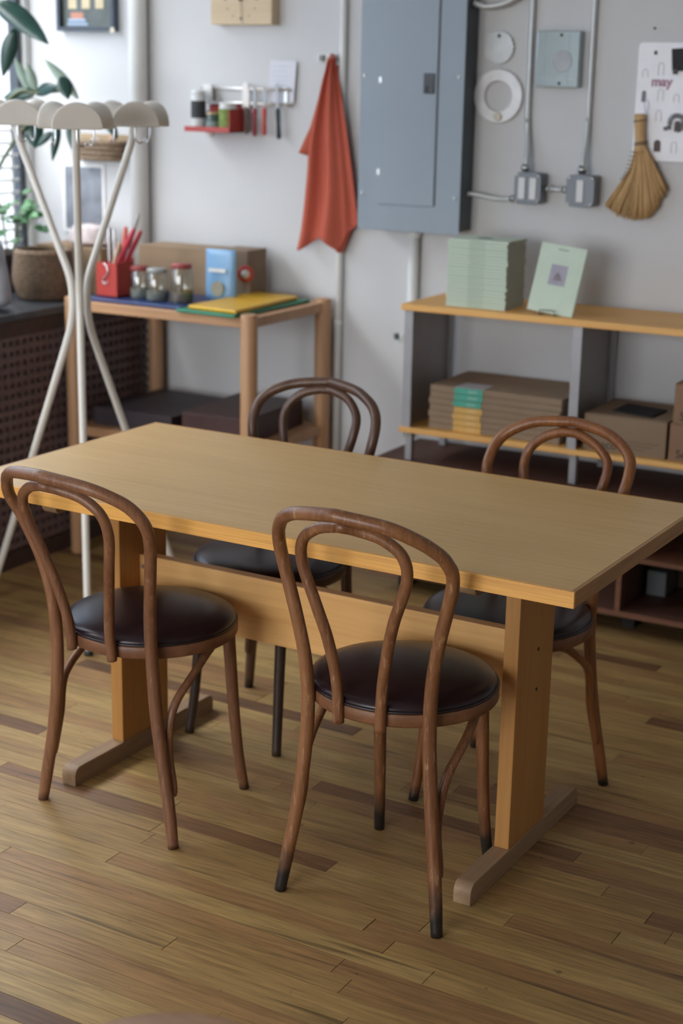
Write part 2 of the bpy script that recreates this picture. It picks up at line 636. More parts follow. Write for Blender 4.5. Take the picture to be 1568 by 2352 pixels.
# shop window in the left wall
M_frame = plain('dark_window_frame', (0.05, 0.06, 0.075), 0.45)
M_trim = plain('white_gloss_trim', (0.72, 0.73, 0.72), 0.4, var=0.02)
win = bpy.data.objects.new('window_1', None)
C.objects.link(win)
win.location = (WALL_X, (WIN_Y0 + WIN_Y1) / 2, WIN_Z0)
tag(win, 'tall shop window with dark frame and white bars', kind='structure')
wo = win.location.copy()
ys = [WIN_Y0, 2.15, 3.40, WIN_Y1]
fm = MB()
fm.box(WALL_X - 0.045, WALL_X - 0.004, WIN_Y0, WIN_Y1, WIN_Z0, WIN_Z0 + 0.05)
fm.box(WALL_X - 0.045, WALL_X - 0.004, WIN_Y0, WIN_Y1, WIN_Z1 - 0.05, WIN_Z1)
for k, y in enumerate(ys):
    a = min(max(y - 0.0125, WIN_Y0), WIN_Y1 - 0.025)
    fm.box(WALL_X - 0.045, WALL_X - 0.004, a, a + 0.025, WIN_Z0 + 0.05, WIN_Z1 - 0.05)
fm.build('window_frame', M_frame, win, loc=wo)
for k in range(3):
    MB().box(WALL_X - 0.026, WALL_X - 0.022, ys[k] + 0.01, ys[k + 1] - 0.01, WIN_Z0 + 0.05, WIN_Z1 - 0.05).build('pane', glass('window_glass', (0.97, 0.985, 1.0), 0.01, 0.05), win, loc=wo)
MB().box(WALL_X - 0.03, WALL_X + 0.10, WIN_Y0, WIN_Y1, WIN_Z0 - 0.03, WIN_Z0).build('window_sill', M_trim, win, loc=wo, bevel=0.004)
bars = MB()
for k in range(11):
    z = 0.985 + k * 0.046
    bars.tube([(WALL_X - 0.016, 3.4, z), (WALL_X - 0.016, WIN_Y1 - 0.024, z)], 0.006, 6)
for k in range(6):
    y = 3.573 + k * 0.23
    bars.tube([(WALL_X - 0.016, y, WIN_Z0 + 0.04), (WALL_X - 0.016, y, 1.46)], 0.006, 6)
tag(bars.build('window_bars', M_trim, win, loc=wo), 'white grid of bars across the lower pane')
struct('trim_1', MB().box(WALL_X, WALL_X + 0.010, WIN_Y1 + 0.004, WALL_Y - 0.001, 0.885, CEIL), M_trim)

# shop front behind the camera
sf = bpy.data.objects.new('window_2', None)
C.objects.link(sf)
sf.location = ((SF_X0 + SF_X1) / 2, ROOM_F, SF_Z0)
tag(sf, 'wide shop front window behind the camera', kind='structure')
sfo = sf.location.copy()
sm = MB()
sm.box(SF_X0, SF_X1, ROOM_F - 0.11, ROOM_F - 0.04, SF_Z0, SF_Z0 + 0.06).box(SF_X0, SF_X1, ROOM_F - 0.11, ROOM_F - 0.04, SF_Z1 - 0.06, SF_Z1)
xs = [SF_X0 + k * (SF_X1 - SF_X0 - 0.06) / 3 for k in range(4)]
for x in xs:
    sm.box(x, x + 0.06, ROOM_F - 0.11, ROOM_F - 0.04, SF_Z0 + 0.06, SF_Z1 - 0.06)
sm.build('window_frame', M_frame, sf, loc=sfo)
for k in range(3):
    MB().box(xs[k] + 0.05, xs[k + 1] + 0.01, ROOM_F - 0.078, ROOM_F - 0.074, SF_Z0 + 0.05, SF_Z1 - 0.05).build('pane', glass('window_glass', (0.97, 0.985, 1.0), 0.01, 0.05), sf, loc=sfo)

# the street outside
street = MB().box(-16, 12, -16, 16, -0.35, -0.25).build('street_ground', plain('grey_asphalt', (0.22, 0.23, 0.24), 0.9))
tag(street, kind='structure')
fbo = (-8.4, 5, -0.25)
fb = thing('sky_cutting_building', 'assumed pale building outside the window, set close and tall to cut sky light', 'building', fbo)  # assumed facade, placed near and tall to cut sky light from the left
MB().box(-8.8, -8.0, -6, 16, -0.25, 4.8).build('facade', plain('pale_blue_render', (0.27, 0.32, 0.39), 0.9), fb, loc=fbo)
for k in range(7):
    for z in (0.5, 2.5):
        y = -4.5 + k * 2.8
        MB().box(-8.0, -7.97, y, y + 1.3, z, z + 1.3).build('window', plain('blue_grey_glass', (0.10, 0.14, 0.19), 0.15), fb, loc=fbo)

# ------------------------------------------------------------------ dining table
TX, TY = rot(-1.787, 2.9726)
tb = thing('dining_table', 'long pale wooden trestle table in the middle of the room', 'table', (TX, TY, 0), -WY)
hx, hy, TH, TT = 0.7618, 0.3688, 0.752, 0.0327
MB().box(-hx + 0.008, hx - 0.008, -hy + 0.008, hy - 0.008, TH - TT, TH).build('tabletop', M_top, tb)
MB().box(-hx, hx, -hy, -hy + 0.008, TH - TT, TH - 0.0002).build('edge_strip', M_edge, tb, bevel=0.0012)
MB().box(-hx, hx, hy - 0.008, hy, TH - TT, TH - 0.0002).build('edge_strip', M_edge, tb, bevel=0.0012)
MB().box(-hx, -hx + 0.008, -hy + 0.008, hy - 0.008, TH - TT, TH - 0.0002).build('edge_strip', M_edge_y, tb, bevel=0.001)
MB().box(hx - 0.008, hx, -hy + 0.008, hy - 0.008, TH - TT, TH - 0.0002).build('edge_strip', M_edge_y, tb, bevel=0.001)
FW = 0.0405


def rounded_runner(y0, y1, z0, z1, r, up_=True):
    """side outline (y,z) of a runner whose upper (or lower) corners are rounded"""
    pts = []
    if up_:
        pts += [(y0, z0), (y1, z0)]
        for k in range(7):
            a = k / 6 * PI / 2
            pts.append((y1 - r + r * math.cos(a), z1 - r + r * math.sin(a)))
        for k in range(7):
            a = PI / 2 + k / 6 * PI / 2
            pts.append((y0 + r + r * math.cos(a), z1 - r + r * math.sin(a)))
    else:
        pts += [(y1, z1), (y0, z1)]
        for k in range(7):
            a = PI + k / 6 * PI / 2
            pts.append((y0 + r + r * math.cos(a), z0 + r + r * math.sin(a)))
        for k in range(7):
            a = 1.5 * PI + k / 6 * PI / 2
            pts.append((y1 - r + r * math.cos(a), z0 + r + r * math.sin(a)))
    return pts


for xl in (-1.2856 + 1.787, -2.3427 + 1.787):
    MB().prism(rounded_runner(-0.2886, 0.2864, 0.0, 0.047, 0.022), 'x', xl, xl + FW).build('foot', M_foot, tb, bevel=0.0015)
    px = xl + 0.004
    po_ = MB().box(px, px + 0.034, -0.100, 0.088, 0.047, TH - TT - 0.030).build('post', M_post, tb, bevel=0.0015)
    MB().prism(rounded_runner(-0.330, 0.330, TH - TT - 0.030, TH - TT, 0.018, False), 'x', xl, xl + FW).build('cleat', M_foot, tb, bevel=0.0015)
    side = 1 if xl > 0 else -1
    xf = px + 0.034 if xl > 0 else px
    for z in (0.479, 0.386):
        bh = MB().lathe([(0.0045, -0.0006), (0.0045, 0.0006)], n=14).build('bolt_hole', M_dark, po_)
        bh.location = (xf, 0.007, z)
        bh.rotation_euler = (0, PI / 2, 0)
bx0, bx1 = -2.3427 + 1.787 + 0.038, -1.2856 + 1.787 + 0.004
bmn = MB().box(bx0, bx1, -0.0226, 0.0074, 0.362, 0.519).build('stretcher', M_beam, tb, bevel=0.002)
for bx in (bx0 + 0.012, bx1 - 0.012):
    b = MB().lathe([(0.0052, 0), (0.0052, 0.0012), (0.004, 0.0022)], n=14).build('bolt', M_steel, bmn)
    b.rotation_euler = (PI / 2, 0, 0)
    b.location = (bx, -0.0226, 0.489)

# ------------------------------------------------------------------ bentwood chairs
CH = {
    'front': ((-1.4329, 2.5125, 0.0277),
              [[0.1839, 0.0244, 0.0], [0.1711, 0.0362, 0.095], [0.1577, 0.0462, 0.1883], [0.1458, 0.0521, 0.297], [0.1386, 0.0534, 0.4031], [0.1419, 0.0479, 0.5116], [0.158, 0.0386, 0.611], [0.1881, 0.0264, 0.7411], [0.1833, 0.0053, 0.7902], [0.1651, -0.0208, 0.8195], [0.1399, -0.0485, 0.8428], [0.0937, -0.0749, 0.8642], [0.0, -0.097, 0.8782]],
              [[0.0469, 0.0176, 0.415], [0.0513, 0.0135, 0.5061], [0.0661, 0.0029, 0.5905], [0.0844, -0.0099, 0.6583], [0.1138, -0.0191, 0.7476], [0.1077, -0.0283, 0.7986], [0.0703, -0.0391, 0.8289], [0.0251, -0.0539, 0.843], [0.0, -0.0725, 0.8506]]),
    'left': ((-2.1267, 2.5139, -0.0827),
             [[0.2038, 0.0634, 0.0], [0.1871, 0.0686, 0.095], [0.1693, 0.0714, 0.1882], [0.1531, 0.0707, 0.2973], [0.1455, 0.0682, 0.4081], [0.1479, 0.0591, 0.5171], [0.1639, 0.0439, 0.6125], [0.1894, 0.0176, 0.7062], [0.2003, -0.0086, 0.7598], [0.1808, -0.0329, 0.7995], [0.148, -0.0587, 0.824], [0.0977, -0.0847, 0.8425], [0.0, -0.1063, 0.8541]],
             [[0.0606, 0.0308, 0.4209], [0.0618, 0.0236, 0.4856], [0.0785, 0.0072, 0.5732], [0.0994, -0.0124, 0.6504], [0.1208, -0.0343, 0.73], [0.1137, -0.0507, 0.7799], [0.0754, -0.0648, 0.8101], [0.0272, -0.0801, 0.8234], [0.0, -0.0991, 0.8307]]),
    'bl': ((-2.131, 3.4782, 3.1411),
           [[0.1844, 0.0268, 0.0], [0.1713, 0.0367, 0.0951], [0.1576, 0.0448, 0.1885], [0.1452, 0.0485, 0.297], [0.1372, 0.0473, 0.4024], [0.1394, 0.0392, 0.509], [0.1544, 0.0273, 0.6058], [0.1838, 0.0134, 0.7354], [0.1856, -0.0061, 0.7963], [0.1671, -0.0254, 0.8305], [0.1328, -0.0439, 0.8517], [0.0835, -0.0656, 0.8663], [0.0, -0.0846, 0.8754]],
           [[0.0488, 0.0334, 0.415], [0.053, 0.0272, 0.506], [0.0673, 0.0139, 0.5903], [0.0842, -0.0034, 0.658], [0.1087, -0.0211, 0.7484], [0.1077, -0.04, 0.8006], [0.074, -0.0566, 0.838], [0.0279, -0.068, 0.8530], [0.0, -0.072, 0.8545]]),
    'br': ((-1.4134, 3.4366, 3.0512),
           [[0.1846, 0.0245, 0.0], [0.1714, 0.0366, 0.0952], [0.1574, 0.0469, 0.1887], [0.1447, 0.053, 0.2976], [0.1363, 0.0545, 0.4033], [0.138, 0.049, 0.5096], [0.1525, 0.0394, 0.6036], [0.1821, 0.0265, 0.7258], [0.1857, 0.0042, 0.774], [0.176, -0.0184, 0.8075], [0.145, -0.0362, 0.8357], [0.0891, -0.0504, 0.8586], [0.0, -0.0616, 0.8689]],
           [[0.0488, 0.037, 0.4155], [0.0528, 0.0292, 0.5079], [0.067, 0.0141, 0.5932], [0.0838, -0.0053, 0.6591], [0.1086, -0.0257, 0.7386], [0.1063, -0.0444, 0.7866], [0.071, -0.0511, 0.8218], [0.0264, -0.0543, 0.8403], [0.0, -0.0556, 0.8432]]),
}


def loop(K, n=8):
    h = catmull(K, n)
    left = [Vector((-p.x, p.y, p.z)) for p in h]
    return left + h[::-1][1:]


def bentwood_chair(label, pose, A, Bc, wm, seat_m, front_leg_m, rm, room_pose=None):
    if room_pose:
        x, y, th = room_pose
    else:
        x, y = rot(pose[0], pose[1])
        th = pose[2] - WY
    t = thing('bentwood_chair', label, 'chair', (x, y, 0), th)
    pts = loop(A, 8)
    rad = []
    for p in pts:
        rad.append(0.0135 + 0.0012 * math.sin(min(1, p.z / 0.6) * PI) if p.z > 0.05 else 0.0125 + p.z * 0.02)
    fr = MB().tube(pts, [r_ * 1.0 for r_ in rad], 14, up_hint=(0, 1, 0)).build('back_frame', wm, t, smooth=True)
    MB().tube(loop(Bc, 8), 0.0118, 12, up_hint=(0, 1, 0)).build('inner_loop', wm, t, smooth=True)
    ys_ = A[4][1]
    sy = ys_ + 0.159
    rx, ry = 0.2, 0.196
    prof = [(0.93, 0.424), (0.985, 0.4245), (1.0, 0.428), (1.0, 0.449), (0.99, 0.453), (0.93, 0.4535)]
    rim = MB()
    rim.lathe([(r_, z) for r_, z in prof], (0, sy, 0), 56, rx, ry, cap=True)
    rim_o = rim.build('seat_rim', rm, t)
    for p in rim_o.data.polygons:
        p.use_smooth = len(p.vertices) == 4
    pad = MB().lathe([(0.96, 0.4525), (0.985, 0.456), (0.985, 0.461), (0.965, 0.467), (0.90, 0.4735), (0.75, 0.480), (0.5, 0.4845), (0.25, 0.4865), (0.03, 0.487)], (0, sy, 0), 56, rx, ry)
    pd_ = pad.build('seat_pad', seat_m, t, smooth=True)
    MB().tube([(rx * 0.985 * math.cos(a), sy + ry * 0.985 * math.sin(a), 0.4555) for a in [2 * PI * k / 56 for k in range(56)]], 0.0036, 8, closed=True).build('welt', M_welt, pd_, smooth=True)
    for s in (-1, 1):
        K = [(s * 0.122, sy + 0.128, 0.425), (s * 0.124, sy + 0.136, 0.32), (s * 0.126, sy + 0.146, 0.2), (s * 0.130, sy + 0.158, 0.09), (s * 0.136, sy + 0.172, 0.0)]
        P = catmull(K, 6)
        R = [0.0155 - 0.0035 * (1 - p.z / 0.425) for p in P]
        MB().tube(P, R, 14).build('leg', front_leg_m, t, smooth=True)
        # curved brace from the rim down to the rear leg
        a3 = A[3]
        K = [(s * 0.150, sy + 0.078, 0.4235), (s * 0.161, sy + 0.020, 0.411), (s * 0.166, sy - 0.045, 0.370), (s * (A[3][0] + 0.014), A[3][1] + 0.040, 0.31), (s * (A[2][0] - 0.002), A[2][1] + 0.021, 0.22), (s * (A[1][0] - 0.003), A[1][1] + 0.019, 0.135), (s * (A[1][0] - 0.001), A[1][1] + 0.013, 0.112)]
        P = catmull(K, 7)
        MB().tube(P, [0.0098] * (len(P) - 3) + [0.0092, 0.0078, 0.0055], 10).build('brace', wm, t, smooth=True)
    return t


ch = bentwood_chair('worn brown bentwood chair with scuffed legs at the near right of the table', *CH['front'], M_ch_front, M_seat, M_ch_front, M_rim_f)
bentwood_chair('brown bentwood chair at the near left corner of the table, beside the coat rack', *CH['left'], M_ch_left, M_seat, M_ch_left, M_rim_l)
bentwood_chair('darkest bentwood chair with blackened legs, behind the table before the wooden bench', *CH['bl'], M_ch_bl, M_seat, M_legdark, M_ch_bl)
bentwood_chair('orange-brown bentwood chair behind the table in front of the low shelves', *CH['br'], M_ch_br, M_seat, M_ch_br, M_rim_l)
# a round stool stands close to the camera: only the far edge of its seat shows
sto = (-0.989, 1.368, 0)
st = thing('wooden_stool', 'round brown wooden stool seat just showing at the bottom edge', 'stool', sto)
MB().lathe([(0.150, 0.432), (0.168, 0.436), (0.172, 0.446), (0.170, 0.455), (0.160, 0.4595), (0.10, 0.459), (0.02, 0.458)], n=56).build('seat', wood('stool_reddish_wood', (0.38, 0.21, 0.115), (0.48, 0.28, 0.16), 'X', fine=60, stretch=0.08, rough=0.4, bump=0.05), st, smooth=True)
for k in range(4):
    a = PI / 4 + k * PI / 2
    MB().tube([(0.115 * math.cos(a), 0.115 * math.sin(a), 0.434), (0.15 * math.cos(a), 0.15 * math.sin(a), 0.2), (0.175 * math.cos(a), 0.175 * math.sin(a), 0.0)], [0.015, 0.015, 0.012], 12).build('leg', M_ch_left, st, smooth=True)
MB().tube([(0.152 * math.cos(a), 0.152 * math.sin(a), 0.185) for a in [2 * PI * k / 40 for k in range(40)]], 0.008, 8, closed=True).build('foot_ring', M_ch_left, st, smooth=True)

# ------------------------------------------------------------------ coat rack
M_cream = plain('cream_lacquer', (0.66, 0.635, 0.585), 0.30, var=0.03)
M_hook = plain('chrome_hook', (0.72, 0.72, 0.73), 0.18, metal=1.0, var=0.03)
RX, RY = -2.987, 3.754
cr_ = thing('coat_rack', 'cream metal tripod coat rack with lobed heads beside the left end of the table', 'coat rack', (RX, RY, 0))
tdir = Vector((-RX, -RY)).normalized()
prof = [(0.362, 0.006), (0.254, 0.30), (0.186, 0.49), (0.117, 0.68), (0.052, 0.860), (0.034, 0.918), (0.026, 0.965), (0.025, 1.000), (0.027, 1.040), (0.036, 1.080), (0.062, 1.145), (0.104, 1.250), (0.148, 1.357), (0.180, 1.435), (0.194, 1.475), (0.198, 1.515)]
base_a = math.atan2(tdir.y, tdir.x)
for k in range(3):
    a = base_a + k * 2 * PI / 3
    d = Vector((math.cos(a), math.sin(a), 0))
    P = catmull([(d.x * r_, d.y * r_, z) for r_, z in prof], 6)
    leg_o = MB().tube(P, 0.0115, 14).build('leg', M_cream, cr_, smooth=True)
    rub = MB().lathe([(0.013, 0.0), (0.014, 0.006), (0.0125, 0.016)], (d.x * 0.362, d.y * 0.362, 0), 14)
    rub.build('rubber_foot', M_dark, leg_o, smooth=True)
    # head: three arched lobes around the tube end
    hc = Vector((d.x * 0.197, d.y * 0.197, 1.508))
    for j in range(3):
        b = base_a + 0.06 + j * 2 * PI / 3
        e = Vector((math.cos(b), math.sin(b), 0))
        s_ = Vector((-e.y, e.x, 0))
        nseg, narc = 8, 18
        vs, fs = [], []
        for i in range(nseg + 1):
            t_ = i / nseg
            dist = 0.004 + 0.080 * t_
            hw = 0.016 + 0.056 * t_ ** 0.8
            hh = 0.040 + 0.034 * math.sin(t_ * PI * 0.62)
            for q in range(narc + 1):
                an = PI * q / narc
                vs.append(hc + e * dist + s_ * (hw * math.cos(an)) + Vector((0, 0, hh * math.sin(an) ** 0.85)))
        W_ = narc + 1
        for i in range(nseg):
            for q in range(narc):
                fs.append((i * W_ + q, i * W_ + q + 1, (i + 1) * W_ + q + 1, (i + 1) * W_ + q))
            fs.append((i * W_, (i + 1) * W_, (i + 1) * W_ + narc, i * W_ + narc))
        fs.append(tuple(range(W_))[::-1])
        fs.append(tuple(nseg * W_ + q for q in range(W_)))
        lob = MB().add(vs, fs).build('head_lobe', M_cream, cr_, bevel=0.004)
        for p in lob.data.polygons:
            p.use_smooth = len(p.vertices) == 4
        hp = hc + e * 0.062
        K = [hp + Vector((0, 0, 0.004)), hp + Vector((0, 0, -0.022)), hp + Vector((0, 0, -0.036)) + s_ * 0.002, hp + Vector((0, 0, -0.046)) + s_ * 0.010, hp + Vector((0, 0, -0.044)) + s_ * 0.020, hp + Vector((0, 0, -0.036)) + s_ * 0.024]
        MB().tube(catmull(K, 5), 0.0026, 8).build('hook', M_hook, lob, smooth=True)

# ------------------------------------------------------------------ low counter with lattice front along the window wall
M_cab = plain('dark_walnut_stain', (0.060, 0.032, 0.026), 0.5, var=0.2, scale=30)
M_lat = plain('dark_lattice_wood', (0.165, 0.105, 0.100), 0.45, var=0.2, scale=40)
M_ctop = plain('dark_slate_counter', (0.060, 0.065, 0.075), 0.35, var=0.15)
co = (-3.78, 3.4, 0)
ct = thing('lattice_counter', 'dark counter with woven lattice front under the window', 'counter', co)
CX = -3.505
MB().box(WALL_X + 0.005, CX + 0.012, 1.8, WALL_Y - 0.005, 0.855, 0.880).build('counter_top', M_ctop, ct, loc=co, bevel=0.003)
MB().box(WALL_X + 0.005, CX - 0.03, 1.8, WALL_Y - 0.005, 0.0, 0.855).build('body', plain('counter_dark_back', (0.030, 0.018, 0.016), 0.8), ct, loc=co)  # plain near-black body behind the lattice
MB().box(CX - 0.03, CX, 1.8, WALL_Y - 0.005, 0.80, 0.855).build('rail', M_cab, ct, loc=co)
MB().box(CX - 0.03, CX, 1.8, WALL_Y - 0.005, 0.0, 0.06).build('rail', M_cab, ct, loc=co)
lat = MB()
y = 3.0
while y < WALL_Y - 0.03:
    lat.box(CX - 0.018, CX - 0.010, y, y + 0.020, 0.06, 0.80)
    y += 0.034
z = 0.068
while z < 0.79:
    lat.box(CX - 0.010, CX - 0.002, 3.0, WALL_Y - 0.006, z, z + 0.018)
    z += 0.036
tag(lat.build('lattice', M_lat, ct, loc=co), kind='stuff')

# ------------------------------------------------------------------ round-legged wooden bench (work table)
M_bench = wood('pale_beech', (0.40, 0.215, 0.105), (0.50, 0.29, 0.155), 'Z', fine=60, stretch=0.05, rough=0.5, bump=0.04)
M_bench_x = wood('pale_beech_rail', (0.40, 0.215, 0.105), (0.52, 0.30, 0.16), 'X', fine=60, stretch=0.05, rough=0.5, bump=0.04)
bo = (-3.08, 4.53, 0)
be = thing('work_bench', 'beech side table with round legs and a lower shelf against the wall', 'side table', bo)
BX0, BX1, BY0, BY1 = -3.440, -2.722, 4.285, 4.765
for x in (BX0, BX1):
    for y in (BY0, BY1):
        lg_o = MB().lathe([(0.026, 0.0), (0.028, 0.004), (0.028, 0.912), (0.026, 0.917)], (x, y, 0), 24).build('leg', M_bench, be, loc=bo)
        for p in lg_o.data.polygons:
            p.use_smooth = len(p.vertices) == 4
for y in (BY0, BY1):
    MB().box(BX0 + 0.02, BX1 - 0.02, y - 0.011, y + 0.011, 0.872, 0.905).build('rail', M_bench_x, be, loc=bo, bevel=0.003)
    MB().box(BX0 + 0.02, BX1 - 0.02, y - 0.011, y + 0.011, 0.435, 0.468).build('rail', M_bench_x, be, loc=bo, bevel=0.003)
for x in (BX0, BX1):
    MB().box(x - 0.011, x + 0.011, BY0 + 0.02, BY1 - 0.02, 0.872, 0.905).build('rail', M_bench, be, loc=bo, bevel=0.003)
    MB().box(x - 0.011, x + 0.011, BY0 + 0.02, BY1 - 0.02, 0.435, 0.468).build('rail', M_bench, be, loc=bo, bevel=0.003)
MB().box(BX0 + 0.012, BX1 - 0.012, BY0 + 0.012, BY1 - 0.012, 0.890, 0.904).build('top_board', M_bench_x, be, loc=bo)
MB().box(BX0 + 0.012, BX1 - 0.012, BY0 + 0.012, BY1 - 0.012, 0.452, 0.466).build('lower_board', M_bench_x, be, loc=bo)

# boards lying on the bench
def board(name, label, cat, poly, z0, z1, mat, bevel=0.003):
    cx = sum(p[0] for p in poly) / len(poly)
    cy = sum(p[1] for p in poly) / len(poly)
    o = MB().prism(poly, 'z', z0, z1).build(name, mat, loc=(cx, cy, z0), bevel=bevel)
    o.location = (cx, cy, z0)
    return tag(o, label, cat)


BT = 0.9055
M_blue = plain('navy_plastic', (0.020, 0.045, 0.15), 0.4)
M_green = plain('green_plastic', (0.02, 0.21, 0.125), 0.4)
M_yellow = plain('yellow_plastic', (0.62, 0.36, 0.020), 0.42, var=0.04)
board('blue_board', 'navy blue board under the red box and jars', 'board', [(-3.405, 4.305), (-3.005, 4.302), (-3.005, 4.60), (-3.405, 4.60)], BT, BT + 0.010, M_blue)
board('green_cutting_board', 'green cutting board under the yellow one on the side table', 'cutting board', [(-2.995, 4.262), (-2.757, 4.250), (-2.753, 4.728), (-2.985, 4.735)], BT, BT + 0.010, M_green)
board('yellow_cutting_board', 'yellow cutting board on top of the green one', 'cutting board', [(-2.960, 4.283), (-2.760, 4.266), (-2.778, 4.690), (-2.960, 4.712)], BT + 0.0105, BT + 0.024, M_yellow, 0.005)
TB = BT + 0.0105        # top of the blue board

# red box of utensils
M_red = plain('red_enamel', (0.42, 0.045, 0.035), 0.4, var=0.05)
ro = (-3.345, 4.40, TB)
rb = thing('red_utensil_box', 'square red box holding utensils on the side table', 'box', ro)
bx = MB()
RX0, RX1, RY0, RY1, RZ1 = -3.386, -3.300, 4.350, 4.450, 1.033
bx.box(RX0, RX1, RY0, RY0 + 0.004, TB, RZ1).box(RX0, RX1, RY1 - 0.004, RY1, TB, RZ1 + 0.012)
bx.box(RX0, RX0 + 0.004, RY0 + 0.004, RY1 - 0.004, TB, RZ1).box(RX1 - 0.004, RX1, RY0 + 0.004, RY1 - 0.004, TB, RZ1).box(RX0, RX1, RY0, RY1, TB, TB + 0.004)
bx.build('body', M_red, rb, loc=ro)
hd = catmull([(-3.352, RY0 - 0.003, 1.030), (-3.338, RY0 - 0.004, 1.022), (-3.334, RY0 - 0.004, 1.000), (-3.348, RY0 - 0.004, 0.985), (-3.356, RY0 - 0.004, 0.972), (-3.348, RY0 - 0.004, 0.962), (-3.336, RY0 - 0.004, 0.968)], 5)
MB().tube(hd, 0.0028, 8).build('wire_clip', M_hook, rb, loc=ro, smooth=True)


def utensil(name, label, cat, p0, p1, r_, mat, flat=1.0):
    p0, p1 = Vector(p0), Vector(p1)
    P = [p0.lerp(p1, t_) for t_ in (0, 0.3, 0.55, 0.8, 0.96, 1.0)]
    R = [r_ * 0.55, r_ * 0.6, r_ * 0.85, r_, r_ * 0.9, r_ * 0.5]
    o = MB().tube([p - p0 for p in P], R, 10, flat=flat, up_hint=(0, 1, 0)).build(name, mat, smooth=True)
    o.location = p0
    return tag(o, label, cat)


M_pink = plain('raspberry_plastic', (0.46, 0.03, 0.055), 0.4)
M_orange = plain('coral_plastic', (0.60, 0.11, 0.07), 0.4)
M_wdn = plain('raw_wood_handle', (0.50, 0.34, 0.23), 0.6)
utensil('kitchen_tongs', 'raspberry red handle leaning furthest right out of the red box', 'utensil', (-3.376, 4.380, TB + 0.008), (-3.246, 4.382, 1.152), 0.010, M_pink)
utensil('kitchen_tongs', 'second raspberry red handle in the red box, left of the longest', 'utensil', (-3.370, 4.420, TB + 0.008), (-3.250, 4.425, 1.142), 0.009, M_pink)
utensil('spatula_handle', 'coral red handle standing in the middle of the red box', 'utensil', (-3.322, 4.400, TB + 0.008), (-3.296, 4.402, 1.155), 0.009, M_orange)
utensil('wooden_spoon', 'pale wooden handle leaning in the red box', 'utensil', (-3.356, 4.361, TB + 0.02), (-3.292, 4.362, 1.105), 0.007, M_wdn)
utensil('paring_knife', 'tall grey blade pointing up out of the red box', 'knife', (-3.362, 4.436, TB + 0.008), (-3.264, 4.436, 1.200), 0.008, M_steel, 0.35)
utensil('metal_whisk', 'thin steel wire tool at the left of the red box', 'utensil', (-3.366, 4.400, TB + 0.02), (-3.370, 4.402, 1.148), 0.006, M_steel)
utensil('metal_skewer', 'second steel wire tool at the left of the red box', 'utensil', (-3.346, 4.402, TB + 0.02), (-3.347, 4.403, 1.146), 0.006, M_steel)

# glass jars
M_jar = glass('jar_glass', (0.86, 0.90, 0.90), 0.05, 0.16)


def jar(label, x, y, z, r_, h, fill, lid):
    o_ = (x, y, z)
    t = thing('glass_jar', label, 'jar', o_, group='glass jars on the side table')
    MB().lathe([(r_ * 0.9, 0.0), (r_, 0.006), (r_, h * 0.8), (r_ * 0.85, h * 0.9), (r_ * 0.85, h)], n=28, cap=False).build('glass_body', M_jar, t, smooth=True)
    MB().lathe([(r_ * 0.88, 0.002), (r_ * 0.94, 0.006), (r_ * 0.94, h * 0.32), (0.002, h * 0.33)], n=24).build('contents', fill, t, smooth=True)
    MB().lathe([(r_ * 0.89, h - 0.010), (r_ * 0.89, h), (r_ * 0.85, h + 0.004), (0.002, h + 0.005)], n=28).build('lid', lid, t, smooth=True)
    return t


M_fill = plain('grey_green_powder', (0.17, 0.17, 0.14), 0.9)
M_lidr = plain('dull_red_lid', (0.28, 0.05, 0.045), 0.5)
M_lidg = plain('grey_glass_lid', (0.30, 0.31, 0.30), 0.3)
jar('glass jar next to the red box on the side table', -3.238, 4.40, TB, 0.036, 0.105, M_fill, M_lidr)
jar('middle glass jar of the three on the side table', -3.155, 4.385, TB, 0.040, 0.105, M_fill, M_lidg)
jar('glass jar next to the blue pouch on the side table', -3.065, 4.40, TB, 0.040, 0.125, plain('brown_grain', (0.16, 0.12, 0.08), 0.9), M_lidr)

# cardboard boxes and pouch behind the jars
M_card = plain('brown_cardboard', (0.30, 0.205, 0.125), 0.85, var=0.06, scale=12)
M_card2 = plain('grey_brown_cardboard', (0.24, 0.175, 0.12), 0.85, var=0.06, scale=12)


def carton(name, label, x0, x1, y0, y1, z0, z1, mat, cat='box', rz=0.0, flaps=True):
    o_ = ((x0 + x1) / 2, (y0 + y1) / 2, z0)
    t = thing(name, label, cat, o_, rz)
    hx_, hy_, h = (x1 - x0) / 2, (y1 - y0) / 2, z1 - z0
    MB().box(-hx_, hx_, -hy_, hy_, 0, h - 0.0035).build('carton_body', mat, t, bevel=0.0015)
    if flaps:
        MB().box(-hx_, hx_, -hy_, -0.0008, h - 0.003, h).build('flap', mat, t, bevel=0.0008)
        MB().box(-hx_, hx_, 0.0008, hy_, h - 0.003, h).build('flap', mat, t, bevel=0.0008)
    return t


carton('cardboard_box', 'long brown cardboard box behind the glass jars', -3.400, -3.085, 4.615, 4.765, BT, 1.070, M_card)
carton('cardboard_box', 'short brown cardboard box behind the blue pouch', -3.075, -2.955, 4.64, 4.765, BT, 1.075, M_card2)
pch = MB()
vs, fs = [], []
for k in range(9):
    t_ = k / 8
    th_ = 0.022 * (1 - t_) ** 0.7 + 0.0015
    for sx in (-1, -0.6, 0, 0.6, 1):
        vs.append((-2.992 + sx * 0.060, 4.530 - th_ * (1 - abs(sx) ** 2 * 0.8), TB + t_ * 0.172))
    for sx in (1, 0.6, 0, -0.6, -1):
        vs.append((-2.992 + sx * 0.060, 4.530 + th_ * (1 - abs(sx) ** 2 * 0.8), TB + t_ * 0.172))
for k in range(8):
    for q in range(10):
        fs.append((k * 10 + q, k * 10 + (q + 1) % 10, (k + 1) * 10 + (q + 1) % 10, (k + 1) * 10 + q))
fs.append(tuple(range(10))[::-1])
fs.append(tuple(range(80, 90)))
po3 = (-2.992, 4.53, TB)
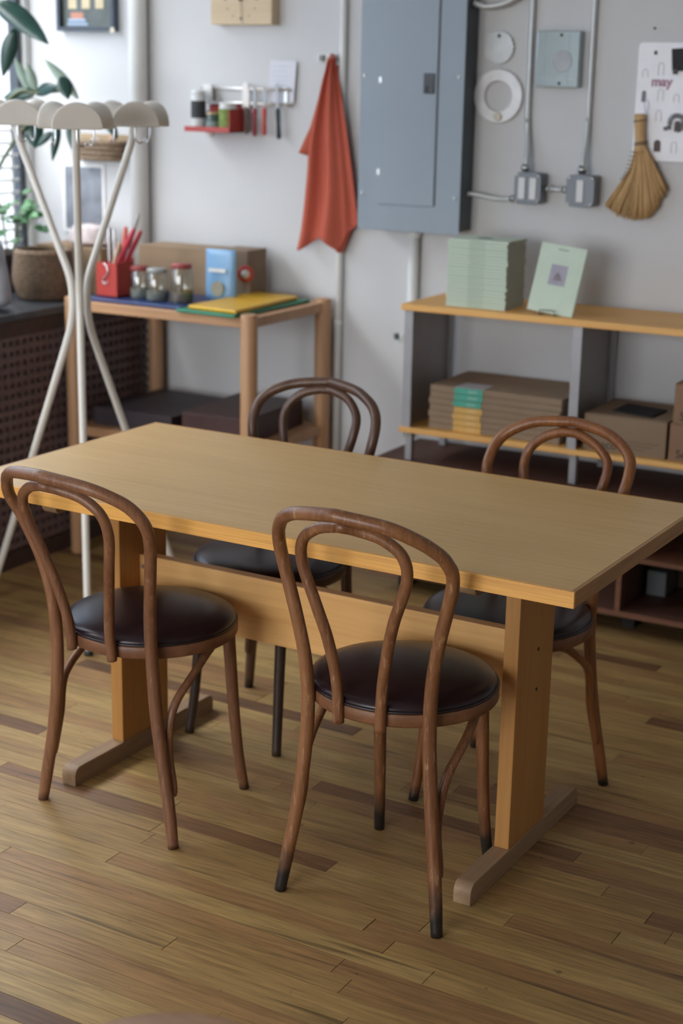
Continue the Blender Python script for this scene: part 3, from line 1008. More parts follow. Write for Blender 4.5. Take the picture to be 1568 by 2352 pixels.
pt = thing('blue_pouch', 'standing light blue foil pouch on the side table', 'pouch', po3)
MB().add(vs, fs).build('pouch_body', plain('sky_blue_foil', (0.20, 0.38, 0.60), 0.4, var=0.08), pt, loc=po3, smooth=True)
MB().box(-3.030, -2.960, 4.5085, 4.5095, 1.012, 1.024).build('label_strip', plain('white_print', (0.75, 0.75, 0.72), 0.6), pt, loc=po3)
lp_o = MB().lathe([(0.026, -0.0005), (0.026, 0.0005)], n=20).build('label_picture', plain('tan_print', (0.36, 0.33, 0.25), 0.6), pt)
lp_o.rotation_euler = (PI / 2 - 0.1, 0, 0)
lp_o.location = (0.0, -0.0245, 0.040)
tr_ = thing('tape_roll', 'small red and white roll against the short cardboard box', 'tape', (-2.965, 4.630, BT))
MB().lathe([(0.026, -0.008), (0.028, -0.006), (0.028, 0.006), (0.026, 0.008)], n=24).build('roll', plain('red_tape', (0.5, 0.05, 0.04), 0.5), tr_, smooth=True)
MB().lathe([(0.015, -0.010), (0.015, 0.010)], n=18).build('core', M_trim, tr_, smooth=True)
for c_ in tr_.children:
    c_.rotation_euler = (PI / 2, 0, 0.5)
    c_.location = (0.012, -0.006, 0.093)
MB().box(-0.004, 0.028, -0.004, 0.004, 0.0, 0.068).build('stand', M_card2, tr_)

# dark flat boxes on the lower shelf
M_portf = plain('dark_brown_leatherette', (0.050, 0.022, 0.020), 0.5, var=0.15)
M_portf2 = plain('black_brown_board', (0.030, 0.022, 0.028), 0.55, var=0.15)
carton('storage_box', 'maroon flat box at the right of the lower bench shelf', -3.03, -2.775, 4.335, 4.735, 0.4665, 0.555, M_portf, rz=0.05)
carton('storage_box', 'blackish flat box at the left of the lower bench shelf', -3.395, -3.055, 4.33, 4.72, 0.4665, 0.530, M_portf2, rz=-0.03)

# ------------------------------------------------------------------ things on the counter under the window
M_bag = plain('grey_translucent_bag', (0.34, 0.36, 0.40), 0.55, var=0.12, bump=0.3, scale=9)


def lump(name, label, cat, c, s, mat, seed, squeeze=0.75, rough_=0.12, n=20, m=14):
    """soft sagging body: base flat, top pinched"""
    rr = random.Random(seed)
    ph = [rr.random() * 6.28 for _ in range(6)]
    vs, fs = [], []
    for i in range(m + 1):
        t_ = i / m
        prof_ = (1.0 - (1 - squeeze) * t_ ** 1.5) * (math.sin(min(1, t_ * 6 + 0.25) * PI / 2)) * (1 if t_ < 0.9 else math.sqrt(max(0.02, 1 - ((t_ - 0.9) / 0.1) ** 2)))
        for k in range(n):
            a = 2 * PI * k / n
            w_ = 1 + rough_ * (math.sin(3 * a + ph[0] + 2 * t_) + 0.6 * math.sin(5 * a + ph[1] - 5 * t_) + 0.4 * math.sin(8 * a + ph[2] + 9 * t_)) * (0.4 + t_)
            vs.append((s[0] * prof_ * w_ * math.cos(a), s[1] * prof_ * w_ * math.sin(a), s[2] * t_ * (1 + 0.05 * math.sin(2 * a + ph[3]))))
    for i in range(m):
        for k in range(n):
            k2 = (k + 1) % n
            fs.append((i * n + k, i * n + k2, (i + 1) * n + k2, (i + 1) * n + k))
    fs.append(tuple(range(n))[::-1])
    fs.append(tuple(range(m * n, (m + 1) * n)))
    o = MB().add(vs, fs).build(name, mat, smooth=True, sub=1)
    o.location = c
    return tag(o, label, cat)


CZ = 0.8805
lump('plastic_bag', 'crumpled grey bag standing on the counter at the left edge', 'bag', (-3.645, 4.06, CZ), (0.115, 0.10, 0.26), M_bag, 3, 0.7)
# woven basket
M_wick = plain('brown_wicker', (0.20, 0.135, 0.085), 0.75, var=0.35, scale=90, bump=0.5)
bko = (-3.660, 4.40, CZ)
bk = thing('wicker_basket', 'rounded brown wicker basket on the counter', 'basket', bko)
MB().lathe([(0.075, 0.0), (0.098, 0.02), (0.108, 0.07), (0.102, 0.13), (0.095, 0.165), (0.088, 0.165), (0.094, 0.12), (0.09, 0.03), (0.02, 0.02)], n=36, cap=False).build('basket_body', M_wick, bk, smooth=True)
for zz in [0.012 + 0.0125 * q for q in range(13)]:
    rr_ = 0.084 + 0.024 * math.sin(min(1.0, zz / 0.075) * PI / 2) - 0.10 * max(0, zz - 0.085)
    MB().tube([(rr_ * math.cos(a), rr_ * math.sin(a), zz) for a in [2 * PI * k / 36 for k in range(36)]], 0.0042, 6, closed=True).build('weave_band', M_wick, bk, smooth=True)
MB().tube([(0.093 * math.cos(a), 0.093 * math.sin(a), 0.168) for a in [2 * PI * k / 36 for k in range(36)]], 0.008, 8, closed=True).build('rim', M_wick, bk, smooth=True)
carton('cardboard_box', 'tan cardboard box on the counter behind the wicker basket', -3.86, -3.56, 4.60, 4.79, CZ, 1.045, M_card)
lump('cloth_bundle', 'crumpled whitish pink cloth bundle on the tan box', 'cloth', (-3.665, 4.69, 1.046), (0.095, 0.07, 0.075), plain('whitish_pink_cloth', (0.58, 0.50, 0.50), 0.8, var=0.2, scale=30, bump=0.3), 11, 0.8, 0.09)

# ------------------------------------------------------------------ plants
def leaf_geo(mb, base, tip, width, droop=0.15, cup=0.15, facing=None, n=8):
    base, tip = Vector(base), Vector(tip)
    d = tip - base
    L_ = d.length
    d.normalize()
    f_ = Vector(facing) if facing else Vector((0.62, -0.75, 0.25))
    s_ = d.cross(f_).normalized()
    nn = s_.cross(d).normalized()
    vs, fs = [], []
    for i in range(n + 1):
        t_ = i / n
        w_ = width * 0.5 * math.sin(PI * min(1, t_ * 0.96 + 0.03)) ** 0.75 * (1.08 - 0.35 * t_)
        c_ = base + d * (L_ * t_) + Vector((0, 0, 1)) * (-droop * L_ * (t_ - 0.5) ** 2 + droop * L_ * 0.25)
        vs += [c_ - s_ * w_ + nn * (cup * w_), c_, c_ + s_ * w_ + nn * (cup * w_)]
    for i in range(n):
        for q in (0, 1):
            fs.append((i * 3 + q, i * 3 + q + 1, (i + 1) * 3 + q + 1, (i + 1) * 3 + q))
    mb.add(vs, fs)


M_leaf = plain('dark_rubber_leaf', (0.018, 0.060, 0.048), 0.28, var=0.25, scale=10)
M_leaf2 = plain('pale_leaf_underside', (0.30, 0.40, 0.33), 0.5, var=0.1)
M_stem = plain('green_brown_stem', (0.10, 0.12, 0.06), 0.6)
M_pot = plain('dark_clay_pot', (0.06, 0.045, 0.042), 0.6)
go = (-3.86, 4.24, CZ)
gp = thing('rubber_plant', 'tall rubber plant with big dark glossy leaves by the window', 'plant', go)
MB().lathe([(0.055, 0), (0.062, 0.004), (0.078, 0.14), (0.082, 0.142), (0.082, 0.155), (0.074, 0.155), (0.070, 0.13), (0.002, 0.128)], n=28).build('pot', M_pot, gp, smooth=True)
stems = [[(-3.86, 4.24, CZ + 0.12), (-3.85, 4.25, 1.2), (-3.80, 4.28, 1.45), (-3.70, 4.33, 1.585), (-3.62, 4.35, 1.59), (-3.52, 4.36, 1.60)],
         [(-3.865, 4.23, CZ + 0.12), (-3.88, 4.24, 1.3), (-3.86, 4.28, 1.6), (-3.80, 4.32, 1.80), (-3.78, 4.34, 1.93)],
         [(-3.855, 4.25, CZ + 0.12), (-3.80, 4.28, 1.25), (-3.66, 4.33, 1.48), (-3.54, 4.35, 1.52), (-3.36, 4.36, 1.50)]]
for P in stems:
    MB().tube(catmull(P, 6), 0.006, 8).build('stem', M_stem, gp, loc=go, smooth=True)
LV = [((-3.790, 4.34, 1.890), (-3.550, 4.33, 1.750), 0.085, 0), ((-3.71, 4.35, 1.800), (-3.762, 4.34, 1.640), 0.060, 0), ((-3.655, 4.35, 1.590), (-3.706, 4.34, 1.702), 0.034, 1), ((-3.636, 4.36, 1.592), (-3.664, 4.35, 1.688), 0.038, 1),
      ((-3.455, 4.36, 1.575), (-3.585, 4.35, 1.700), 0.040, 1), ((-3.515, 4.35, 1.645), (-3.480, 4.34, 1.572), 0.056, 0), ((-3.630, 4.35, 1.590), (-3.755, 4.33, 1.570), 0.050, 0), ((-3.628, 4.35, 1.588), (-3.512, 4.33, 1.612), 0.048, 0),
      ((-3.655, 4.36, 1.505), (-3.638, 4.35, 1.405), 0.075, 0), ((-3.562, 4.35, 1.462), (-3.615, 4.33, 1.410), 0.030, 0), ((-3.532, 4.35, 1.490), (-3.556, 4.34, 1.365), 0.034, 0), ((-3.480, 4.36, 1.510), (-3.465, 4.34, 1.400), 0.052, 0),
      ((-3.335, 4.36, 1.505), (-3.285, 4.35, 1.448), 0.036, 0), ((-3.80, 4.33, 1.93), (-3.70, 4.28, 2.03), 0.07, 0)]
for b, t_, w_, k in LV:
    mb = MB()
    leaf_geo(mb, b, t_, w_, droop=0.12)
    mb.build('leaf', (M_leaf, M_leaf2)[k], gp, loc=go, smooth=True, solid=0.0012)

M_herb = plain('fresh_green_leaf', (0.055, 0.19, 0.060), 0.45, var=0.35, scale=14)
ho = (-3.895, 4.50, CZ)
hp_ = thing('potted_herb', 'small bushy green plant in a dark pot under the window', 'plant', ho)
MB().lathe([(0.05, 0), (0.056, 0.004), (0.068, 0.13), (0.072, 0.132), (0.072, 0.145), (0.064, 0.145), (0.060, 0.12), (0.002, 0.118)], n=24).build('pot', M_pot, hp_, smooth=True)
r5 = random.Random(5)
for k in range(34):
    a = r5.random() * 6.28
    el = r5.uniform(0.15, 1.35)
    R_ = r5.uniform(0.06, 0.125)
    c_ = Vector((R_ * math.cos(a) * math.cos(el) + 0.05, R_ * math.sin(a) * math.cos(el) - 0.02, 0.19 + 0.17 * math.sin(el) * r5.uniform(0.4, 1)))
    d_ = Vector((math.cos(a), math.sin(a), r5.uniform(-0.5, 0.4))).normalized() * r5.uniform(0.045, 0.065)
    mb = MB()
    leaf_geo(mb, c_, c_ + d_, r5.uniform(0.032, 0.048), droop=0.3, facing=(r5.uniform(-0.3, 0.6), r5.uniform(-0.9, -0.3), 0.8), n=5)
    mb.build('leaf', M_herb, hp_, smooth=True, solid=0.001)
    if k % 3 == 0:
        MB().tube(catmull([(0, 0, 0.12), (c_.x * 0.5, c_.y * 0.5, 0.17), tuple(c_)], 4), 0.0018, 6).build('stem', M_stem, hp_, smooth=True)

# ------------------------------------------------------------------ things on the back wall, left part
W = WALL_Y
# vertical pipes
def pipe(name, label, pts, r_, mat, cat='pipe', couplings=()):
    o_ = pts[0]
    t = thing(name, label, cat, o_)
    MB().tube(pts, r_, 20).build('pipe_run', mat, t, loc=o_, smooth=True)
    for z in couplings:
        x_ = pts[0][0]
        MB().lathe([(r_ * 1.0, -0.012), (r_ * 1.18, -0.010), (r_ * 1.18, 0.010), (r_, 0.012)], (x_, pts[0][1], z), 20).build('strap', mat, t, loc=o_, smooth=True)
    return t


M_pipew = plain('white_painted_pipe', (0.70, 0.71, 0.70), 0.4, var=0.03)
pipe('riser_pipe', 'thick white painted riser pipe left of the clock', [(-3.515, W - 0.036, 0.8815), (-3.515, W - 0.036, CEIL)], 0.033, M_pipew, couplings=(2.4,))
pipe('riser_pipe', 'slim white pipe between the red towel and the breaker panel', [(-2.683, W - 0.014, 0.0), (-2.683, W - 0.014, CEIL)], 0.0125, M_pipew, couplings=(0.3, 0.83, 2.2))
pipe('riser_pipe', 'short white pipe coming down below the breaker panel', [(-2.392, W - 0.022, 0.460), (-2.392, W - 0.022, 1.172)], 0.019, M_pipew, couplings=(1.16,))

# framed picture
po4 = (-3.755, W, 1.806)
pc = thing('framed_picture', 'dark-framed picture with blue and orange shapes at the upper left', 'picture', po4)
pfm = MB()
PX0, PX1, PZ0, PZ1, PD = -3.886, -3.624, 1.806, 2.10, 0.032
fw = 0.014
for a_, b_, c_, d_ in ((PX0, PX1, PZ0, PZ0 + fw), (PX0, PX1, PZ1 - fw, PZ1), (PX0, PX0 + fw, PZ0 + fw, PZ1 - fw), (PX1 - fw, PX1, PZ0 + fw, PZ1 - fw)):
    pfm.box(a_, b_, W - PD, W - 0.001, c_, d_)
pfm.build('picture_frame', plain('slate_blue_frame', (0.045, 0.060, 0.085), 0.45), pc, loc=po4)
MB().box(PX0 + fw, PX1 - fw, W - 0.012, W - 0.002, PZ0 + fw, PZ1 - fw).build('picture_panel', plain('grey_green_print', (0.10, 0.12, 0.115), 0.5, var=0.2), pc, loc=po4)
M_p1 = plain('print_cream', (0.62, 0.52, 0.34), 0.6)
M_p2 = plain('print_blue', (0.36, 0.47, 0.62), 0.6)
M_p3 = plain('print_orange', (0.52, 0.24, 0.16), 0.6)
for k in range(3):
    MB().box(-3.843 + k * 0.062, -3.806 + k * 0.062, W - 0.0135, W - 0.012, 1.885, 1.935).build('printed_patch', M_p1, pc, loc=po4)
MB().box(-3.833, -3.775, W - 0.0135, W - 0.012, 1.850, 1.872).build('printed_patch', M_p3, pc, loc=po4)
MB().box(-3.845, -3.765, W - 0.0138, W - 0.012, 1.840, 1.850).build('printed_patch', M_p2, pc, loc=po4)
MB().box(-3.850, -3.755, W - 0.0138, W - 0.012, 1.826, 1.836).build('printed_patch', M_p2, pc, loc=po4)
d_ = MB().lathe([(0.010, -0.001), (0.010, 0.001)], n=18).build('sticker', plain('cream_sticker', (0.70, 0.64, 0.50), 0.6), pc)
d_.rotation_euler = (PI / 2, 0, 0)
d_.location = (PX1 - 0.006 - po4[0], -PD - 0.001, 0.004)

# clock
M_clk = wood('blond_clock_wood', (0.55, 0.42, 0.26), (0.63, 0.50, 0.33), 'X', fine=50, stretch=0.06, rough=0.5, bump=0.02)
ko = (-3.066, W, 1.828)
kk = thing('wall_clock', 'square blond wood wall clock with dot markers', 'clock', ko)
MB().box(-3.190, -2.942, W - 0.052, W - 0.0005, 1.828, 2.02).build('clock_body', M_clk, kk, loc=ko, bevel=0.003)
M_ink = plain('dark_ink', (0.02, 0.025, 0.025), 0.6)
KZ = 1.913
for k in range(12):
    a = k * PI / 6
    r_ = 0.0045 if k % 3 == 0 else 0.0026
    d_ = MB().lathe([(r_, -0.0006), (r_, 0.0006)], n=12).build('hour_dot', M_ink, kk)
    d_.rotation_euler = (PI / 2, 0, 0)
    d_.location = (0.064 * math.sin(a), -0.0525, KZ - 1.828 + 0.064 * math.cos(a))
MB().obox((-3.066 + 0.014, W - 0.054, KZ + 0.012), (0.75, 0, 0.65), (0, 1, 0), (-0.65, 0, 0.75), 0.024, 0.0008, 0.0022).build('hour_hand', M_ink, kk, loc=ko)
MB().obox((-3.066 - 0.012, W - 0.0555, KZ + 0.024), (-0.45, 0, 0.9), (0, 1, 0), (0.9, 0, 0.45), 0.034, 0.0008, 0.0018).build('minute_hand', M_ink, kk, loc=ko)
MB().obox((-3.0625, W - 0.057, KZ - 0.026), (0.09, 0, -1), (0, 1, 0), (1, 0, 0.09), 0.055, 0.0006, 0.0006).build('second_hand', M_ink, kk, loc=ko)
d_ = MB().lathe([(0.008, -0.003), (0.008, 0.003)], n=16).build('hub', M_ink, kk)
d_.rotation_euler = (PI / 2, 0, 0)
d_.location = (0, -0.055, KZ - 1.828)

# wall basket with tools and pinned print below the picture
wbo = (-3.70, W - 0.001, 1.353)
wb = thing('wall_basket', 'shallow woven wall basket holding small items behind the coat rack', 'basket', wbo)
for k, zz in enumerate((0.004, 0.022, 0.040, 0.058)):
    w_ = 0.105 + 0.012 * k / 3
    P = [(-w_, -0.002, zz), (-w_ * 0.95, -0.05, zz), (-w_ * 0.5, -0.075, zz), (0, -0.08, zz), (w_ * 0.5, -0.075, zz), (w_ * 0.95, -0.05, zz), (w_, -0.002, zz)]
    MB().tube(catmull(P, 4), 0.010, 8).build('weave_band', M_wick, wb, smooth=True)
MB().prism([(-0.10, -0.004), (-0.09, -0.048), (-0.05, -0.072), (0, -0.077), (0.05, -0.072), (0.09, -0.048), (0.10, -0.004)], 'z', 0.0, 0.006).build('basket_base', M_wick, wb)
MB().box(-0.11, 0.11, -0.004, 0.0, 0.0, 0.088).build('backing', plain('tan_board', (0.42, 0.31, 0.19), 0.7), wb)
utensil('brush', 'white bristled brush lying in the wall basket', 'brush', (-3.735, W - 0.045, 1.362), (-3.690, W - 0.060, 1.425), 0.016, plain('white_bristle', (0.66, 0.63, 0.60), 0.9))
utensil('garden_tool', 'orange handled tool in the wall basket', 'tool', (-3.660, W - 0.040, 1.362), (-3.615, W - 0.055, 1.440), 0.014, plain('faded_orange', (0.52, 0.27, 0.15), 0.6))
pno = (-3.805, W - 0.001, 1.085)
pn = thing('wall_print', 'white-edged grey print pinned below the wall basket', 'print', pno)
MB().box(-3.900, -3.700, W - 0.006, W - 0.001, 1.075, 1.330).build('paper', plain('white_paper', (0.78, 0.78, 0.78), 0.6), pn, loc=pno)
MB().box(-3.886, -3.712, W - 0.0065, W - 0.0055, 1.085, 1.318).build('printed_image', plain('blue_grey_print', (0.20, 0.215, 0.25), 0.55, var=0.35, scale=14), pn, loc=pno)

# knife rail
kro = (-3.06, W - 0.001, 1.567)
kr = thing('knife_rail', 'steel rack of two rails holding four knives on the wall', 'rail', kro)
for z in (1.616, 1.567):
    MB().tube([(-3.250, W - 0.022, z), (-2.885, W - 0.022, z)], 0.0055, 12).build('rail', plain('bright_steel', (0.82, 0.80, 0.76), 0.3, metal=0.8, var=0.03), kr, loc=kro, smooth=True)
for x in (-3.215, -2.905):
    MB().box(x - 0.007, x + 0.007, W - 0.020, W - 0.001, 1.558, 1.626).build('bracket', M_steel, kr, loc=kro, bevel=0.002)
cuf = MB().box(-3.238, -3.200, W - 0.034, W - 0.029, 1.575, 1.628).build('clip_block', plain('white_clip', (0.72, 0.72, 0.72), 0.4), kr, loc=kro, bevel=0.003)


def knife(label, x, tilt, zb0, zb1, zh0, bw, hw, bm_, hm_):
    o_ = (x, W - 0.032, zb0)
    t = thing('kitchen_knife', label, 'knife', o_, group='knives on the steel rail')
    L_ = zb1 - zb0
    MB().prism([(-bw / 2, 0.0), (bw / 2, 0.0), (bw / 2, L_ * 0.7), (bw * 0.25, L_ * 0.95), (-bw * 0.1, L_), (-bw / 2, L_ * 0.85)], 'y', -0.0012, 0.0012).build('blade', bm_, t)
    Lh = zb0 - zh0
    MB().tube([(0, 0, 0.004), (0, 0, -Lh * 0.1), (0, 0, -Lh * 0.5), (0, 0, -Lh * 0.9), (0, 0, -Lh)], [hw * 0.4, hw * 0.5, hw * 0.42, hw * 0.52, hw * 0.3], 10).build('handle', hm_, t, smooth=True)
    t.rotation_euler = (0, tilt, 0)
    return t


M_blade = plain('knife_blade_steel', (0.30, 0.31, 0.33), 0.45, metal=0.6, var=0.05)
M_whiteb = plain('white_ceramic_blade', (0.82, 0.80, 0.77), 0.3, var=0.03)
knife('white-bladed knife, leftmost on the steel rail', -3.058, -0.03, 1.552, 1.640, 1.462, 0.026, 0.017, M_whiteb, plain('grey_brown_handle', (0.17, 0.13, 0.12), 0.5))
knife('maroon-handled knife on the steel rail', -3.022, -0.01, 1.548, 1.628, 1.456, 0.010, 0.016, M_blade, plain('maroon_handle', (0.26, 0.03, 0.05), 0.45))
knife('bright red-handled knife on the steel rail', -2.982, 0.0, 1.552, 1.624, 1.460, 0.010, 0.016, M_blade, plain('red_handle', (0.50, 0.06, 0.05), 0.45))
knife('black-handled knife, rightmost on the steel rail', -2.928, -0.06, 1.550, 1.640, 1.450, 0.011, 0.017, M_blade, plain('blackish_teal_handle', (0.022, 0.045, 0.055), 0.4))

# note
nt = MB().obox((0, 0, 0), (1, 0, -0.03), (0, 1, 0), (0.07, 0, 1), 0.052, 0.0006, 0.070)
nto = thing('paper_note', 'white handwritten sheet tucked behind the knife rail', 'paper', (-2.925, W - 0.012, 1.570))
nt_o = nt.build('sheet', plain('pale_lilac_paper', (0.66, 0.67, 0.74), 0.7, var=0.03), nto)
nt_o.location = (0.002, 0, 0.072)
for k in range(5):
    ln = MB().box(-0.038, 0.030 - 0.006 * (k % 2), -0.0012, -0.0007, 0.122 - k * 0.016, 0.1235 - k * 0.016).build('writing_line', plain('faint_pencil', (0.45, 0.46, 0.53), 0.8), nto)

# red wall shelf with jars
rso = (-3.165, W - 0.001, 1.468)
rs = thing('red_wall_shelf', 'small red metal wall shelf left of the knives', 'shelf', rso)
SX0, SX1 = -3.258, -3.070
MB().box(SX0, SX1, W - 0.118, W - 0.001, 1.468, 1.472).build('tray', M_red, rs, loc=rso)
MB().box(SX0, SX1, W - 0.120, W - 0.117, 1.468, 1.486).build('front_lip', M_red, rs, loc=rso, bevel=0.001)
MB().box(SX1 - 0.003, SX1, W - 0.118, W - 0.001, 1.468, 1.545).build('side_panel', M_red, rs, loc=rso)
MB().box(SX0 + 0.03, SX1, W - 0.006, W - 0.001, 1.472, 1.560).build('back_panel', M_red, rs, loc=rso)
MB().lathe([(0.012, -0.018), (0.016, 0.0)], (-3.185, W - 0.06, 1.468), 14).build('drip_cup', plain('pale_plastic', (0.7, 0.66, 0.64), 0.5), rs, loc=rso)


def small_jar(label, x, r_, h, body_m, lid_m, band_m, band=(0.2, 0.8), yb=0.06):
    o_ = (x, W - yb, 1.4725)
    t = thing('spice_jar', label, 'jar', o_, group='jars on the red wall shelf')
    MB().lathe([(r_ * 0.95, 0), (r_, 0.004), (r_, h * 0.86), (r_ * 0.9, h * 0.9)], n=24).build('jar_body', body_m, t, smooth=True)
    MB().lathe([(r_ * 0.95, h * 0.88), (r_ * 0.95, h * 0.99), (r_ * 0.85, h)], n=24).build('lid', lid_m, t, smooth=True)
    MB().lathe([(r_ * 1.02, h * band[0]), (r_ * 1.02, h * band[1])], n=24, cap=False).build('label_band', band_m, t, smooth=True)
    return t


M_clear = plain('frosty_clear_plastic', (0.62, 0.65, 0.66), 0.25)
small_jar('tall clear bottle of dark seeds at the left of the red wall shelf', -3.228, 0.026, 0.135, M_clear, plain('clear_cap', (0.70, 0.72, 0.73), 0.3), plain('dark_seeds', (0.035, 0.04, 0.045), 0.7), (0.30, 0.74), 0.075)
small_jar('short dark jar with a gold lid in the middle of the red wall shelf', -3.168, 0.026, 0.062, plain('dark_green_glass', (0.06, 0.09, 0.085), 0.25), plain('gold_lid', (0.55, 0.42, 0.24), 0.35, metal=0.4), plain('grey_green_label', (0.20, 0.27, 0.26), 0.6), (0.1, 0.5), 0.07)
small_jar('green-labelled jar at the right of the red wall shelf', -3.108, 0.031, 0.094, M_clear, plain('white_lid', (0.72, 0.73, 0.70), 0.4), plain('olive_green_label', (0.16, 0.23, 0.045), 0.6, var=0.25, scale=40), (0.12, 0.80), 0.07)
pm = utensil('pepper_grinder', 'slim black grinder between the jars on the red wall shelf', 'grinder', (-3.200, W - 0.048, 1.473), (-3.206, W - 0.045, 1.540), 0.008, plain('black_gloss', (0.012, 0.016, 0.022), 0.3))

# towel on its hook
hko = (-2.735, W - 0.001, 1.722)
hk = thing('wall_hook_plate', 'white hook plate with square caps above the red towel', 'hook', hko)
MB().box(-0.050, 0.030, -0.010, 0.0, -0.014, 0.014).build('plate', M_trim, hk, bevel=0.002)
for x in (-0.028, 0.014):
    MB().box(x - 0.008, x + 0.008, -0.024, -0.010, -0.010, 0.010).build('square_cap', plain('grey_cap', (0.22, 0.22, 0.22), 0.5), hk, bevel=0.001)
MB().tube(catmull([(0.030, -0.006, 0.0), (0.030, -0.040, -0.004), (0.030, -0.048, 0.006)], 5), 0.003, 8).build('peg', M_steel, hk, smooth=True)

M_towel = plain('rust_red_linen', (0.46, 0.108, 0.070), 0.9, var=0.06, scale=200, bump=0.25, spec=0.15)
Lp = [(-2.718, 1.724), (-2.731, 1.677), (-2.745, 1.628), (-2.770, 1.513), (-2.786, 1.426), (-2.793, 1.338), (-2.804, 1.234), (-2.816, 1.144), (-2.830, 1.076)]
Rp = [(-2.698, 1.724), (-2.690, 1.685), (-2.681, 1.643), (-2.660, 1.544), (-2.636, 1.417), (-2.618, 1.302), (-2.608, 1.230), (-2.604, 1.195), (-2.603, 1.172)]
Bp = [(0.0, 1.076), (0.10, 1.080), (0.25, 1.108), (0.38, 1.126), (0.47, 1.122), (0.60, 1.098), (0.70, 1.080), (0.76, 1.110), (0.84, 1.148), (1.0, 1.176)]


def interp(tab, t_):
    for a, b in zip(tab, tab[1:]):
        if t_ <= b[0]:
            q = (t_ - a[0]) / (b[0] - a[0])
            return a[1] + (b[1] - a[1]) * q
    return tab[-1][1]


towo = (-2.71, W - 0.03, 1.722)
tw = thing('hanging_towel', 'rust red linen towel hanging from the wall hook', 'towel', towo)
nu, nv = 44, 40
vs, fs = [], []
Lc = catmull([(p[0], 0, p[1]) for p in Lp], 8)
Rc = catmull([(p[0], 0, p[1]) for p in Rp], 8)
for j in range(nv + 1):
    v_ = j / nv
    il = v_ * (len(Lc) - 1)
    a0, a1 = Lc[int(il)], Lc[min(int(il) + 1, len(Lc) - 1)]
    l_ = a0.lerp(a1, il - int(il))
    b0, b1 = Rc[int(il)], Rc[min(int(il) + 1, len(Rc) - 1)]
    r_ = b0.lerp(b1, il - int(il))
    for i in range(nu + 1):
        u_ = i / nu
        x = l_.x + (r_.x - l_.x) * u_
        z_lin = l_.z + (r_.z - l_.z) * u_
        zb = interp(Bp, u_)
        z_end = 1.076 + (1.172 - 1.076) * u_
        z = z_lin + (zb - z_end) * max(0, (v_ - 0.55) / 0.45) ** 2
        g = lambda c_, w_: math.exp(-((u_ - c_) / w_) ** 2)
        off_ = -0.030 * g(0.10 - 0.02 * v_, 0.10) - 0.034 * g(0.56 - 0.05 * v_, 0.15) + 0.008 * g(0.33, 0.12) + 0.010 * g(0.88, 0.12) - 0.008 * g(0.76 + 0.05 * v_, 0.05)
        off_ *= 0.35 + 0.65 * v_ ** 0.7
        off_ += 0.004 * math.sin(u_ * 7 + 9 * v_) * v_ - 0.006 * (1 - v_) ** 3 * math.cos(u_ * 19)
        vs.append((x, W - 0.042 + off_, z))
W1 = nu + 1
for j in range(nv):
    for i in range(nu):
        fs.append((j * W1 + i, j * W1 + i + 1, (j + 1) * W1 + i + 1, (j + 1) * W1 + i))
MB().add(vs, fs).build('front_fall', M_towel, tw, loc=towo, smooth=True, solid=0.0022)
vs, fs = [], []
FL, FR = [(-2.722, 1.70), (-2.762, 1.627), (-2.803, 1.497), (-2.850, 1.406)], [(-2.700, 1.70), (-2.715, 1.61), (-2.735, 1.49), (-2.760, 1.388)]
for j in range(13):
    q = j / 12 * 3
    k = min(int(q), 2)
    for i in range(9):
        u_ = i / 8
        a0 = [FL[k][0] + (FL[k + 1][0] - FL[k][0]) * (q - k), FL[k][1] + (FL[k + 1][1] - FL[k][1]) * (q - k)]
        b0 = [FR[k][0] + (FR[k + 1][0] - FR[k][0]) * (q - k), FR[k][1] + (FR[k + 1][1] - FR[k][1]) * (q - k)]
        vs.append((a0[0] + (b0[0] - a0[0]) * u_, W - 0.014 - 0.006 * math.sin(u_ * 5 + 1), a0[1] + (b0[1] - a0[1]) * u_))
for j in range(12):
    for i in range(8):
        fs.append((j * 9 + i, j * 9 + i + 1, (j + 1) * 9 + i + 1, (j + 1) * 9 + i))
MB().add(vs, fs).build('back_fall', M_towel, tw, loc=towo, smooth=True, solid=0.0022)
vs, fs = [], []
for j in range(9):
    for i in range(7):
        u_, v_ = i / 6, j / 8
        x0_, x1_ = -2.742 + 0.060 * v_, -2.622 - 0.040 * v_
        vs.append((x0_ + (x1_ - x0_) * u_, W - 0.034 - 0.005 * math.sin(u_ * 4), 1.175 - 0.098 * v_ + 0.02 * (1 - v_) * u_ * 0))
for j in range(8):
    for i in range(6):
        fs.append((j * 7 + i, j * 7 + i + 1, (j + 1) * 7 + i + 1, (j + 1) * 7 + i))
MB().add(vs, fs).build('corner_fall', M_towel, tw, loc=towo, smooth=True, solid=0.0022)
MB().tube(catmull([(-2.712, W - 0.050, 1.715), (-2.712, W - 0.046, 1.731), (-2.704, W - 0.042, 1.731), (-2.702, W - 0.046, 1.715)], 5), 0.004, 8).build('hanging_loop', M_towel, tw, loc=towo, smooth=True)

